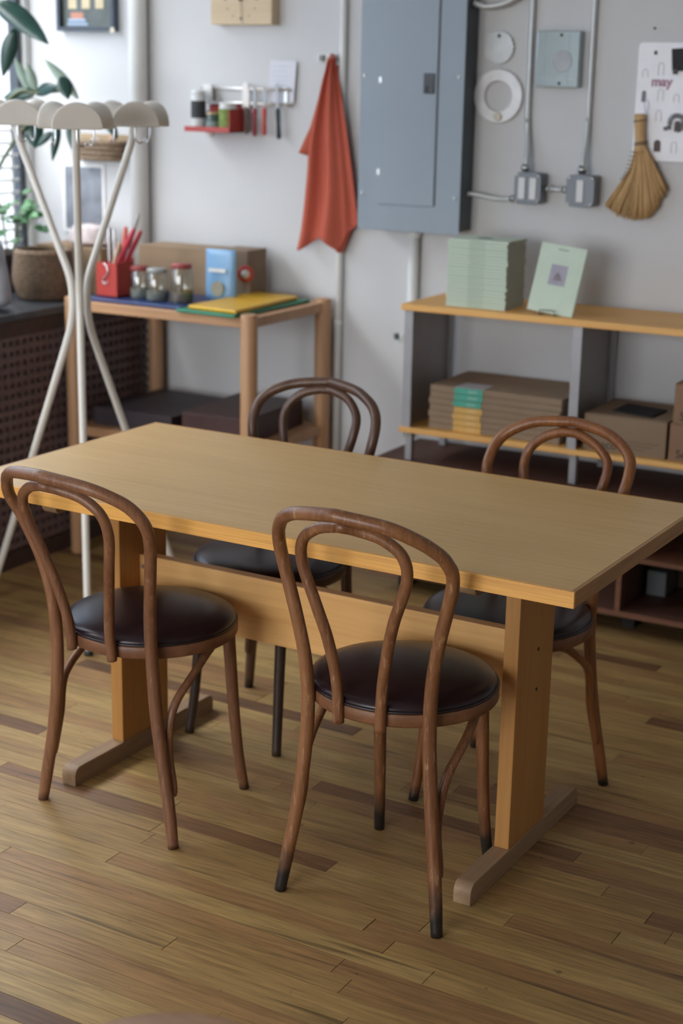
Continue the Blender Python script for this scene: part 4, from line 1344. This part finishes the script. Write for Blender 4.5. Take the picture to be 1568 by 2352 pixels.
# ------------------------------------------------------------------ breaker panel
M_panel = plain('blue_grey_enamel', (0.265, 0.32, 0.375), 0.38, var=0.04, scale=2.0)
M_pdark = plain('charcoal_enamel', (0.060, 0.072, 0.085), 0.5)
bpo = (-2.375, W, 1.172)
bp_ = thing('breaker_panel', 'tall blue-grey electrical breaker panel on the wall', 'electrical panel', bpo)
AX0, AX1, AZ0, AZ1, AY = -2.562, -2.187, 1.172, 2.25, W - 0.112
MB().box(AX0 + 0.010, AX1 - 0.008, AY + 0.004, W - 0.001, AZ0 + 0.010, AZ1).build('enclosure', M_pdark, bp_, loc=bpo)
MB().box(AX0, AX1, AY, AY + 0.004, AZ0, AZ1).build('cover', M_panel, bp_, loc=bpo, bevel=0.0015)
dr = MB().box(-2.482, -2.280, AY - 0.005, AY, 1.258, 2.16).build('door', M_panel, bp_, loc=bpo, bevel=0.002)
MB().box(-2.280, -2.2755, AY - 0.001, AY, 1.262, 2.16).build('door_gap', M_pdark, bp_, loc=bpo)
lt = MB().box(-2.326, -2.288, AY - 0.011, AY - 0.005, 1.615, 1.678).build('latch', plain('dark_grey_plastic', (0.05, 0.056, 0.064), 0.45), dr, loc=bpo, bevel=0.002)
MB().box(-2.318, -2.310, AY - 0.014, AY - 0.011, 1.620, 1.638).build('latch_slot', M_dark, bp_, loc=bpo)
for z in (1.655, 1.362):
    MB().box(-2.490, -2.479, AY - 0.007, AY, z - 0.010, z + 0.010).build('hinge', M_steel, bp_, loc=bpo, bevel=0.001)
for x, z in ((-2.546, 1.668), (-2.546, 1.290), (-2.205, 1.668), (-2.205, 1.290)):
    s_ = MB().lathe([(0.0055, 0), (0.0055, 0.002), (0.003, 0.0035)], n=12).build('screw', M_steel, bp_)
    s_.rotation_euler = (PI / 2, 0, 0)
    s_.location = (x - bpo[0], AY - W, z - bpo[2])

# conduits and switch boxes right of the panel
M_emt = plain('galvanised_conduit', (0.52, 0.54, 0.55), 0.42, metal=0.35, var=0.05)
M_fit = plain('zinc_fitting', (0.62, 0.64, 0.65), 0.25, metal=0.95, var=0.05)
M_box = plain('grey_cast_box', (0.175, 0.19, 0.215), 0.45, metal=0.3, var=0.06)
M_sw = plain('white_rocker', (0.66, 0.66, 0.67), 0.4, var=0.02)


def conduit(name, label, P, r_, extra=()):
    t = thing(name, label, 'conduit', P[0])
    MB().tube(catmull(P, 6) if len(P) > 2 else P, r_, 14).build('tube', M_emt, t, loc=P[0], smooth=True)
    for (x, y, z, ax_, L_, rr_) in extra:
        q = Vector((x, y, z))
        dv = {'z': Vector((0, 0, 1)), 'x': Vector((1, 0, 0))}[ax_]
        MB().tube([q - dv * L_ / 2, q - dv * L_ * 0.2, q - dv * L_ * 0.19, q + dv * L_ * 0.19, q + dv * L_ * 0.2, q + dv * L_ / 2], [rr_, rr_, rr_ * 1.25, rr_ * 1.25, rr_, rr_], 14).build('connector', M_fit, t, loc=P[0], smooth=True)
    return t


conduit('conduit', 'vertical conduit running down to the double switch box', [(-1.992, W - 0.045, 1.385), (-1.992, W - 0.040, 1.42), (-1.998, W - 0.022, 1.47), (-2.006, W - 0.012, 1.53), (-2.008, W - 0.011, 1.70), (-2.008, W - 0.011, CEIL)], 0.0095, [(-1.992, W - 0.045, 1.394, 'z', 0.024, 0.012)])
conduit('conduit', 'vertical conduit running down to the single switch box', [(-1.800, W - 0.045, 1.385), (-1.800, W - 0.042, 1.42), (-1.801, W - 0.026, 1.47), (-1.803, W - 0.012, 1.55), (-1.803, W - 0.011, 1.70), (-1.803, W - 0.011, CEIL)], 0.0095, [(-1.800, W - 0.045, 1.396, 'z', 0.028, 0.012)])
conduit('conduit', 'short conduit linking the two switch boxes', [(-1.930, W - 0.034, 1.330), (-1.845, W - 0.034, 1.330)], 0.008, [(-1.916, W - 0.034, 1.330, 'x', 0.018, 0.010), (-1.856, W - 0.034, 1.330, 'x', 0.018, 0.010)])
conduit('conduit', 'bent conduit from the breaker panel to the double switch box', [(-2.195, W - 0.040, 1.302), (-2.16, W - 0.036, 1.300), (-2.10, W - 0.030, 1.291), (-2.05, W - 0.030, 1.292), (-2.022, W - 0.034, 1.295)], 0.008, [(-2.034, W - 0.034, 1.293, 'x', 0.020, 0.010)])
conduit('cable', 'thick grey cable leaving the top right of the breaker panel', [(-2.195, W - 0.050, 1.897), (-2.15, W - 0.045, 1.885), (-2.08, W - 0.035, 1.900), (-2.00, W - 0.030, 1.95)], 0.010)


def switch_box(label, x0, x1, z0, z1, n):
    o_ = ((x0 + x1) / 2, W, z0)
    t = thing('switch_box', label, 'switch', o_)
    MB().box(x0 + 0.002, x1 - 0.002, W - 0.056, W - 0.001, z0 + 0.002, z1 - 0.002).build('box_body', M_box, t, loc=o_, bevel=0.006)
    c = 0.014
    poly = [(x0 + c, z0), (x1 - c, z0), (x1, z0 + c), (x1, z1 - c), (x1 - c, z1), (x0 + c, z1), (x0, z1 - c), (x0, z0 + c)]
    MB().prism(poly, 'y', W - 0.063, W - 0.056).build('cover_plate', M_box, t, loc=o_, bevel=0.0015)
    w = 0.023
    cxs = [(x0 + x1) / 2] if n == 1 else [(x0 + x1) / 2 - 0.019, (x0 + x1) / 2 + 0.019]
    for cx in cxs:
        MB().box(cx - w / 2, cx + w / 2, W - 0.067, W - 0.063, (z0 + z1) / 2 - 0.034, (z0 + z1) / 2 + 0.034).build('rocker', M_sw, t, loc=o_, bevel=0.0015)
    for sx in (x0 + 0.010, x1 - 0.010):
        for sz in (z0 + 0.010, z1 - 0.010):
            s_ = MB().lathe([(0.003, 0), (0.002, 0.002)], n=10).build('screw', M_fit, t)
            s_.rotation_euler = (PI / 2, 0, 0)
            s_.location = (sx - o_[0], -0.063, sz - o_[2])
    return t


switch_box('grey metal box with two white rocker switches', -2.021, -1.929, 1.281, 1.380, 2)
switch_box('grey metal box with one white rocker switch', -1.844, -1.750, 1.281, 1.380, 1)

# round plates
M_zinc = plain('dull_zinc_disc', (0.50, 0.52, 0.53), 0.45, metal=0.35, var=0.08, scale=25)
M_alu = plain('pale_cast_ring', (0.66, 0.66, 0.68), 0.4, metal=0.2, var=0.08, scale=20)


def gear_outline(cx, cz, r_, teeth, depth, n=96):
    return [(cx + (r_ + depth * math.cos(2 * PI * k / n * teeth)) * math.cos(2 * PI * k / n), cz + (r_ + depth * math.cos(2 * PI * k / n * teeth)) * math.sin(2 * PI * k / n)) for k in range(n)]


d1o = (-2.117, W - 0.001, 1.762)
d1 = thing('scalloped_disc', 'dull grey scalloped metal disc above the big ring', 'disc', d1o)
MB().prism(gear_outline(0, 0, 0.050, 22, 0.0018, 132), 'y', -0.012, -0.001).build('disc_plate', M_zinc, d1)
h_ = MB().lathe([(0.006, -0.0006), (0.006, 0.0006)], n=14).build('hole', M_dark, d1)
h_.rotation_euler = (PI / 2, 0, 0)
h_.location = (0.0, -0.0125, 0.035)
d2o = (-2.113, W - 0.001, 1.612)
d2 = thing('metal_ring', 'large pale metal ring hanging on a cream knob', 'ring', d2o)
vs, fs = [], []
N_ = 120
for k in range(N_):
    a = 2 * PI * k / N_
    ri = 0.047 + 0.0012 * math.cos(a * 24)
    for (r_, y_) in ((ri, -0.001), (ri, -0.011), (ri + 0.002, -0.013), (0.082, -0.013), (0.085, -0.010), (0.085, -0.001)):
        vs.append((r_ * math.cos(a), y_, r_ * math.sin(a)))
for k in range(N_):
    k2 = (k + 1) % N_
    for q in range(6):
        fs.append((k * 6 + q, k * 6 + (q + 1) % 6, k2 * 6 + (q + 1) % 6, k2 * 6 + q))
MB().add(vs, fs).build('ring_body', M_alu, d2)
kn = MB().lathe([(0.013, 0), (0.014, 0.003), (0.013, 0.008), (0.004, 0.009), (0.003, 0.007), (0.001, 0.007)], n=24).build('knob', plain('cream_knob', (0.66, 0.63, 0.53), 0.45), d2, smooth=True)
kn.rotation_euler = (PI / 2, 0, 0)
kn.location = (0.004, -0.013, -0.064)

# mirrored steel box
mo = (-1.905, W - 0.001, 1.643)
mbx = thing('mirror_box', 'polished square steel box reflecting the room between the conduits', 'mirror box', mo)
M_mir = plain('mirror_steel', (0.34, 0.41, 0.44), 0.05, metal=1.0, var=0.02)
MB().box(-0.072, 0.070, -0.034, -0.001, 0.0, 0.170).build('box_shell', M_mir, mbx, bevel=0.002)
for x in (-0.043, 0.035):
    MB().box(x - 0.0006, x + 0.0006, -0.0352, -0.034, 0.002, 0.168).build('seam', plain('steel_seam', (0.30, 0.34, 0.36), 0.4, metal=0.6), mbx)
MB().box(-0.070, 0.068, -0.0352, -0.034, 0.026, 0.0275).build('seam', plain('steel_seam', (0.30, 0.34, 0.36), 0.4, metal=0.6), mbx)
dd = MB().lathe([(0.033, 0), (0.033, 0.0015), (0.031, 0.002)], n=40).build('round_reflection', plain('grey_round_reflection', (0.33, 0.35, 0.37), 0.5, metal=0.3), mbx)  # grey disc coloured to stand in for a round reflection in the steel
dd.rotation_euler = (PI / 2, 0, 0)
dd.location = (0.014, -0.034, 0.078)
for x, z in ((0.008, 0.157), (0.008, 0.012)):
    s_ = MB().lathe([(0.005, 0), (0.003, 0.003)], n=12).build('screw', M_dark, mbx)
    s_.rotation_euler = (PI / 2, 0, 0)
    s_.location = (x, -0.034, z)

# perforated white board with its bits
pgo = (-1.45, W - 0.001, 1.430)
pg = thing('tool_board', 'white punched metal tool board at the right edge', 'board', pgo)
M_peg = plain('white_enamel_board', (0.86, 0.87, 0.93), 0.4, var=0.03)
c = 0.014
x0, x1, z0, z1 = -1.653, -1.24, 1.430, 1.781
poly = []
for (cx, cz, a0) in ((x1 - c, z0 + c, -PI / 2), (x1 - c, z1 - c, 0), (x0 + c, z1 - c, PI / 2), (x0 + c, z0 + c, PI)):
    for k in range(6):
        a = a0 + k / 5 * PI / 2
        poly.append((cx + c * math.cos(a), cz + c * math.sin(a)))
MB().prism(poly, 'y', W - 0.012, W - 0.006).build('sheet', M_peg, pg, loc=pgo, bevel=0.001)
MB().box(x0 + 0.05, x1 - 0.05, W - 0.006, W - 0.001, z0 + 0.05, z1 - 0.05).build('spacer', M_trim, pg, loc=pgo)
M_tabl = plain('tab_outline_grey', (0.50, 0.51, 0.56), 0.5)
for (x, z, w_, h_) in ((-1.627, 1.678, 0.016, 0.024), (-1.578, 1.685, 0.016, 0.036), (-1.574, 1.608, 0.016, 0.036), (-1.524, 1.606, 0.016, 0.024), (-1.576, 1.548, 0.016, 0.034), (-1.521, 1.455, 0.016, 0.034), (-1.470, 1.60, 0.016, 0.036), (-1.42, 1.69, 0.016, 0.036), (-1.37, 1.60, 0.016, 0.036), (-1.42, 1.52, 0.016, 0.036)):
    P = [(x - w_ / 2, W - 0.0125, z)] + [(x - w_ / 2 * math.cos(PI * k / 6), W - 0.0135, z + h_ - w_ / 2 + w_ / 2 * math.sin(PI * k / 6)) for k in range(7)] + [(x + w_ / 2, W - 0.0125, z)]
    MB().tube(P, 0.0009, 6).build('punched_tab', M_tabl, pg, loc=pgo, smooth=True)


def arch(x, z, w_, h_):
    return [(x - w_ / 2, z), (x + w_ / 2, z)] + [(x + w_ / 2 * math.cos(PI * k / 8), z + h_ - w_ / 2 + w_ / 2 * math.sin(PI * k / 8)) for k in range(9)]


MB().prism(arch(-1.627, 1.605, 0.014, 0.034), 'y', W - 0.0126, W - 0.0118).build('open_slot', plain('slot_grey', (0.20, 0.22, 0.23), 0.7), pg, loc=pgo)
MB().prism(arch(-1.574, 1.458, 0.022, 0.036), 'y', W - 0.0126, W - 0.0118).build('open_slot', plain('slot_brown', (0.11, 0.085, 0.08), 0.7), pg, loc=pgo)
MB().prism(arch(-1.5985, 1.745, 0.010, 0.012), 'y', W - 0.0128, W - 0.0118).build('key_hole', M_dark, pg, loc=pgo)
text_mesh('lettering', 'may', 0.040, plain('mauve_print', (0.42, 0.23, 0.31), 0.6), pg, (-1.606 - pgo[0], -0.0125, 1.653 - pgo[2]), (PI / 2, 0, 0), 0.0006, 0.0011)
bpo2 = (-1.50, W - 0.015, 1.696)
bc = thing('black_card_holder', 'black square holder clipped to the tool board', 'holder', bpo2)
MB().prism([(-1.547, 1.762), (-1.46, 1.768), (-1.46, 1.698), (-1.541, 1.698)], 'y', W - 0.022, W - 0.0135).build('plate', plain('matte_black', (0.012, 0.012, 0.016), 0.7), bc, loc=bpo2, bevel=0.001)
MB().box(-1.538, -1.526, W - 0.024, W - 0.0135, 1.688, 1.704).build('clip', plain('dark_brown_clip', (0.05, 0.04, 0.035), 0.5), bc, loc=bpo2)
rgo = (-1.516, W - 0.0135, 1.546)
rgt_ = thing('coil_ring', 'grey coiled wire ring hanging on the tool board', 'coil', rgo)
P = []
for k in range(180):
    a = math.radians(200) - k / 179 * math.radians(290)
    rr_ = 0.022 + 0.0065 * math.cos(k * 0.9)
    P.append((rr_ * math.cos(a), -0.008 + 0.0055 * math.sin(k * 0.9), rr_ * math.sin(a)))
MB().tube(P, 0.0011, 6).build('coil', plain('grey_wire', (0.24, 0.24, 0.26), 0.4, metal=0.5), rgt_, smooth=True)
MB().obox((-0.028, -0.008, -0.016), (0.9, 0, 0.3), (0, 1, 0), (-0.3, 0, 0.9), 0.010, 0.004, 0.0055).build('coil_end', plain('dark_grey_cap', (0.09, 0.10, 0.11), 0.5), rgt_)
MB().prism(arch(0.002, -0.026, 0.018, 0.032), 'y', -0.004, -0.001).build('peg', plain('slot_brown', (0.11, 0.085, 0.08), 0.7), rgt_)

# whisk broom
M_straw = wood('broom_straw', (0.46, 0.285, 0.125), (0.68, 0.46, 0.225), 'Z', fine=220, stretch=0.03, rough=0.7, bump=0.2)
M_twine = plain('dark_twine', (0.06, 0.05, 0.04), 0.8)
who = (-1.632, W - 0.030, 1.250)
wh = thing('whisk_broom', 'straw whisk broom hanging beside the white tool board', 'broom', who)
MB().tube([(-1.628, W - 0.034, 1.570), (-1.628, W - 0.034, 1.562), (-1.625, W - 0.034, 1.52), (-1.620, W - 0.034, 1.478), (-1.619, W - 0.034, 1.455)], [0.0165, 0.018, 0.0165, 0.017, 0.022], 18, flat=0.75, up_hint=(1, 0, 0)).build('handle', M_straw, wh, loc=who, smooth=True)
for z, x, r_ in ((1.549, -1.627, 0.0182), (1.485, -1.6205, 0.0185), (1.479, -1.6205, 0.019)):
    MB().tube([(x + r_ * math.cos(a), W - 0.034 + r_ * 0.80 * math.sin(a), z + 0.003 * math.cos(a)) for a in [2 * PI * k / 24 for k in range(24)]], 0.0016, 6, closed=True).build('binding', M_twine, wh, loc=who, smooth=True)
straw = MB()
r9 = random.Random(9)
ends = [(-1.722, 1.292), (-1.700, 1.272), (-1.672, 1.260), (-1.640, 1.252), (-1.610, 1.254), (-1.580, 1.264), (-1.556, 1.290), (-1.540, 1.325), (-1.531, 1.352)]
mids = [(-1.650, 1.405), (-1.643, 1.395), (-1.634, 1.385), (-1.622, 1.380), (-1.611, 1.382), (-1.600, 1.388), (-1.590, 1.398), (-1.580, 1.412), (-1.574, 1.425)]
for k in range(230):
    u_ = r9.random() * 7.99
    i = int(u_)
    q = u_ - i
    ex, ez = ends[i][0] * (1 - q) + ends[i + 1][0] * q, ends[i][1] * (1 - q) + ends[i + 1][1] * q
    mx_, mz = mids[i][0] * (1 - q) + mids[i + 1][0] * q, mids[i][1] * (1 - q) + mids[i + 1][1] * q
    layer = r9.uniform(-0.010, 0.010)
    yb = W - 0.030 + layer
    P = [(-1.619 + (u_ / 8 - 0.5) * 0.034, W - 0.034 + layer * 0.8, 1.470), (mx_, yb, mz), (ex + r9.uniform(-0.004, 0.004), yb + r9.uniform(-0.003, 0.003), ez + r9.uniform(-0.006, 0.006))]
    straw.tube(catmull(P, 3), [0.0018, 0.0019, 0.002, 0.002, 0.0021, 0.0021, 0.0018], 5)
tag(straw.build('bristles', M_straw, wh, loc=who, smooth=True), kind='stuff')
sp = catmull([(-1.638, W - 0.050, 1.470), (-1.648, W - 0.044, 1.43), (-1.658, W - 0.042, 1.395), (-1.672, W - 0.042, 1.372)], 6)
for q in range(2, len(sp), 2):
    MB().tube([sp[q] + Vector((-0.006, 0.004, 0.001)), sp[q] + Vector((0.004, -0.002, -0.001)), sp[q] + Vector((0.012, 0.002, 0.002))], 0.0011, 6).build('stitch', M_twine, wh, loc=who)
MB().tube(catmull([(-1.612, W - 0.028, 1.570), (-1.622, W - 0.016, 1.600), (-1.618, W - 0.0145, 1.612), (-1.608, W - 0.018, 1.600), (-1.608, W - 0.030, 1.568)], 5), 0.0010, 6).build('hanging_cord', plain('blue_white_cord', (0.45, 0.52, 0.66), 0.7), wh, loc=who)

# small wall fixings
ws = thing('wall_clip', 'small dark clip on the wall left of the shelves', 'clip', (-2.455, W - 0.001, 0.803))
MB().obox((0, -0.006, 0), (1, 0, 0.2), (0, 1, 0), (-0.2, 0, 1), 0.008, 0.005, 0.010).build('clip_body', plain('dark_green_clip', (0.05, 0.075, 0.075), 0.5), ws)
MB().box(0.006, 0.020, -0.004, 0.0, -0.010, 0.010).build('clip_tab', M_trim, ws)
ns = MB().lathe([(0.0028, 0), (0.0035, 0.006), (0.002, 0.008)], n=10).build('wall_screw', M_dark)
ns.location = (-1.610, W - 0.001, 1.822)
ns.rotation_euler = (PI / 2, 0, 0)
tag(ns, 'tiny dark screw in the wall above the tool board', 'screw')

# ------------------------------------------------------------------ low cabinet and shelf unit on the right
M_low = wood('red_brown_veneer', (0.085, 0.034, 0.022), (0.130, 0.055, 0.034), 'X', fine=70, stretch=0.04, rough=0.62, bump=0.03)
M_lowe = wood('red_brown_edge', (0.16, 0.062, 0.032), (0.22, 0.09, 0.046), 'X', fine=70, stretch=0.04, rough=0.45, bump=0.03)
lo = (-1.4, 4.63, 0)
lc = thing('low_cabinet', 'long low dark brown cabinet with open bays along the wall', 'cabinet', lo)
LX0, LX1, LY0, LY1 = -2.355, -0.35, 4.462, W - 0.006
MB().box(LX0, LX1, LY0 + 0.002, LY1, 0.435, 0.456).build('cabinet_top', M_low, lc, loc=lo, bevel=0.0015)
MB().box(LX0, LX1, LY0, LY0 + 0.002, 0.435, 0.456).build('edge_band', M_lowe, lc, loc=lo)
MB().box(LX0, LX1, LY0 + 0.002, LY1, 0.067, 0.084).build('bottom_board', M_low, lc, loc=lo)
MB().box(LX0, LX1, LY0, LY0 + 0.002, 0.067, 0.084).build('edge_band', M_lowe, lc, loc=lo)
MB().box(LX0 + 0.02, LX1 - 0.02, LY1 - 0.012, LY1, 0.084, 0.435).build('back_panel', M_low, lc, loc=lo)
for k, x in enumerate((LX0, -1.494, -0.95, LX1 - 0.018)):
    MB().box(x, x + 0.016, LY0 + 0.002, LY1 - 0.012, 0.084, 0.435).build('divider', M_low, lc, loc=lo)
    MB().box(x, x + 0.016, LY0, LY0 + 0.002, 0.084, 0.435).build('edge_band', M_lowe, lc, loc=lo)
MB().box(-1.478, -0.95, LY0 + 0.004, LY1 - 0.012, 0.247, 0.261).build('inner_shelf', M_lowe, lc, loc=lo)
for x in (LX0 + 0.06, -1.5, LX1 - 0.1):
    MB().box(x, x + 0.04, LY0 + 0.10, LY1 - 0.05, 0.0, 0.067).build('plinth_block', plain('plinth_dark', (0.02, 0.015, 0.014), 0.7), lc, loc=lo)
carton('file_box', 'pale grey box inside the low cabinet', -1.462, -1.400, 4.67, 4.79, 0.0845, 0.165, plain('pale_grey_card', (0.17, 0.185, 0.19), 0.7), flaps=True)

M_pine = wood('honey_pine', (0.72, 0.38, 0.105), (0.85, 0.49, 0.155), 'X', fine=40, stretch=0.05, rough=0.5, bump=0.04)
M_al = plain('grey_aluminium_sheet', (0.36, 0.36, 0.38), 0.45, metal=0.25, var=0.04)
so = (-1.4, 4.64, 0.456)
sh = thing('shelf_unit', 'two-tier pine shelf with grey metal uprights above the low cabinet', 'shelf', so)
SX0_, SX1_, SY0_, SY1_ = -2.268, -0.45, 4.470, W - 0.012
MB().box(SX0_, SX1_, SY0_, SY1_, 0.950, 0.9705).build('upper_board', M_pine, sh, loc=so, bevel=0.002)
MB().box(SX0_ + 0.004, SX1_, SY0_, SY1_, 0.5535, 0.5705).build('lower_board', M_pine, sh, loc=so, bevel=0.002)
for x in (-2.258, -1.688, -1.088, -0.56):
    u_ = MB().box(x + 0.005, x + 0.010, SY0_ + 0.012, SY1_ - 0.02, 0.5705, 0.950).build('upright', M_al, sh, loc=so)
    MB().box(x, x + 0.030, SY0_ + 0.008, SY0_ + 0.012, 0.5705, 0.950).build('flange', M_al, u_, loc=so)
    MB().box(x, x + 0.030, SY1_ - 0.020, SY1_ - 0.016, 0.5705, 0.950).build('flange', M_al, u_, loc=so)
    for yy in (SY0_ + 0.03, SY1_ - 0.05):
        MB().box(x + 0.004, x + 0.026, yy, yy + 0.022, 0.4565, 0.5535).build('short_leg', M_al, sh, loc=so)

# ------------------------------------------------------------------ stack of pale green books
M_book = plain('pale_green_cover', (0.55, 0.655, 0.54), 0.6, var=0.03)
M_page = plain('grey_page_block', (0.40, 0.37, 0.33), 0.85, var=0.06, scale=60)
NB = 22
BZ0, BZ1 = 0.971, 1.183
th_b = (BZ1 - BZ0) / NB
book_src = None
rb_ = random.Random(21)
for k in range(NB):
    top_ = k == NB - 1
    lab = 'topmost pale green book of the tall stack on the pine shelf' if top_ else 'pale green book lying within the tall stack on the pine shelf'
    jx, jy, jr = rb_.uniform(-0.002, 0.002), rb_.uniform(-0.0016, 0.0016), rb_.uniform(-0.010, 0.010)
    loc = (-2.030 + jx, 4.590 + jy, BZ0 + k * th_b)
    if book_src is None:
        t = thing('paperback_book', lab, 'book', loc, jr, 'pale green books in the stack')
        w2, d2_, h_ = 0.101, 0.076, th_b - 0.0013
        cov = MB().box(-w2, w2, -d2_, d2_, 0, 0.0011).box(-w2, w2, -d2_, d2_, h_ - 0.0011, h_).box(-w2, w2, -d2_, -d2_ + 0.0012, 0.0011, h_ - 0.0011)
        cov.build('cover', M_book, t)
        MB().box(-w2 + 0.0015, w2 - 0.0015, -d2_ + 0.0014, d2_ - 0.002, 0.0012, h_ - 0.0012).build('page_block', M_page, t)
        MB().box(-0.028, 0.028, -d2_ - 0.00025, -d2_, h_ * 0.35, h_ * 0.65).build('spine_title', plain('faint_green_print', (0.36, 0.45, 0.36), 0.6), t)
        book_src = t
    else:
        t = book_src.copy()
        C.objects.link(t)
        t.location = loc
        t.rotation_euler = (0, 0, jr)
        t['label'] = lab
        for c0 in book_src.children:
            c1 = c0.copy()
            C.objects.link(c1)
            c1.parent = t
        if top_:
            q = MB().lathe([(0.026, 0), (0.026, 0.0004)], n=24, sx=1.0, sy=0.7).build('cover_emblem', plain('grey_green_print', (0.20, 0.24, 0.21), 0.6), t)
            q.location = (-0.01, 0.0, h_)
# standing copy on a wire easel
ebo = (-1.782, 4.517, 0.975)
eb = thing('paperback_book', 'pale green book standing upright on display with a small picture on its cover', 'book', ebo, 0.0)
tl = 0.24
ax_, uz = Vector((1, 0, 0)), Vector((0.10, math.sin(tl), math.cos(tl))).normalized()
nv_ = ax_.cross(uz).normalized()
rxv = uz.cross(nv_).normalized() * -1
mbk = MB().obox(uz * 0.105 + nv_ * 0.0, rxv, nv_, uz, 0.075, 0.0045, 0.105)
mbk.build('cover', M_book, eb, bevel=0.0008)
face = nv_ if nv_.y < 0 else -nv_
MB().obox(uz * 0.118 + face * 0.0050, rxv, nv_, uz, 0.027, 0.0004, 0.031).build('cover_picture', plain('lilac_print', (0.37, 0.35, 0.42), 0.6, var=0.1), eb)
q_ = MB().prism([(-0.014, -0.012), (0.015, -0.013), (0.008, 0.004), (0.0, 0.014), (-0.008, 0.004)], 'y', -0.0004, 0.0004).build('cover_figure', plain('grey_brown_print', (0.20, 0.18, 0.19), 0.6, var=0.3, scale=90), eb)
q_.location = uz * 0.114 + face * 0.0056
q_.rotation_euler = (-tl, 0, 0)
MB().obox(uz * 0.196 + face * 0.0048, rxv, nv_, uz, 0.017, 0.0003, 0.0022).build('cover_title', plain('green_ink', (0.28, 0.36, 0.28), 0.6), eb)
eso = (-1.782, 4.505, 0.971)
es = thing('book_easel', 'thin black wire stand holding the displayed green book', 'stand', eso)
for s_ in (-1, 1):
    P = [(s_ * 0.024, -0.010, 0.016), (s_ * 0.024, -0.010, 0.002), (s_ * 0.024, 0.05, 0.002), (s_ * 0.022, 0.085, 0.002), (s_ * 0.018, 0.055, 0.10)]
    MB().tube(P, 0.0014, 6).build('wire', M_dark, es)
MB().tube([(-0.024, -0.010, 0.016), (0.024, -0.010, 0.016)], 0.0014, 6).build('front_bar', M_dark, es)

# ------------------------------------------------------------------ flat cartons with coloured bands
LZ = 0.571
M_cardd = plain('mailer_cardboard', (0.285, 0.205, 0.135), 0.85, var=0.08, scale=10)
M_bg = plain('teal_label', (0.075, 0.40, 0.29), 0.5, var=0.15, scale=40)
M_by = plain('amber_label', (0.66, 0.40, 0.11), 0.5, var=0.12, scale=40)
NC, hC = 7, 0.0206
for k in range(NC):
    green = k >= 4
    if k == NC - 1:
        lab = 'topmost flat mailer with teal band and white label on its lid'
    else:
        lab = 'flat cardboard mailer with teal band in the upper part of the pile' if green else 'flat cardboard mailer with amber band in the lower part of the pile'
    jx = rb_.uniform(-0.003, 0.003)
    o_ = (-1.948 + jx, 4.655 + rb_.uniform(-0.002, 0.002), LZ + k * hC)
    t = thing('flat_mailer', lab, 'box', o_, rb_.uniform(-0.006, 0.006), 'flat mailers with coloured bands')
    MB().box(-0.226, 0.226, -0.150, 0.145, 0.0, hC - 0.0006).build('mailer_body', M_cardd, t, bevel=0.0022)
    MB().box(-0.139, -0.042, -0.1512, -0.1502, 0.0006, hC - 0.0010).build('label_band', M_bg if green else M_by, t)
    MB().box(-0.112 + 0.02, -0.080 + 0.02, -0.1516, -0.1512, 0.005, hC - 0.006).build('label_print', plain('pale_print', (0.22, 0.48, 0.38), 0.6) if green else plain('pale_amber_print', (0.72, 0.48, 0.20), 0.6), t)
    if k == NC - 1:
        MB().box(-0.139, -0.042, -0.150, -0.060, hC - 0.0006, hC - 0.0001).build('top_label', plain('pale_grey_label', (0.46, 0.45, 0.48), 0.6), t)

# lettered cartons on the lower shelf
M_let = plain('black_print', (0.03, 0.028, 0.026), 0.7)


def lettered(label, x0, x1, z0, z1, mat, size, tx):
    t = carton('lettered_box', label, x0, x1, 4.500, 4.77, z0, z1, mat)
    text_mesh('lettering', 'Senco', size, M_let, t, (tx - (x0 + x1) / 2, -0.1352 - 0.0004, 0.011), (PI / 2, 0, 0), 0.0002)
    return t


M_cbx = plain('dull_brown_carton', (0.255, 0.18, 0.115), 0.85, var=0.05, scale=8)
M_cbx2 = plain('reddish_brown_carton', (0.275, 0.165, 0.10), 0.85, var=0.05, scale=8)
b1 = lettered('closed brown carton under the black pad on the lower shelf', -1.643, -1.382, 0.571, 0.686, M_cbx, 0.036, -1.622)
for k in range(3):
    MB().box(0.012, 0.110 - k * 0.022, -0.1356, -0.1351, 0.040 - k * 0.011, 0.0425 - k * 0.011).build('small_print', plain('brown_small_print', (0.14, 0.095, 0.06), 0.8), b1)
lettered('lower of the two stacked brown cartons at the right edge', -1.372, -1.11, 0.571, 0.686, M_cbx2, 0.036, -1.350)
lettered('upper of the two stacked brown cartons at the right edge', -1.366, -1.10, 0.6865, 0.806, M_cbx2, 0.036, -1.346)
board('black_pad', 'thin black pad lying on the closed brown carton', 'pad', [(-1.575, 4.560), (-1.437, 4.530), (-1.432, 4.655), (-1.572, 4.690)], 0.6865, 0.692, plain('black_felt', (0.012, 0.011, 0.012), 0.9))
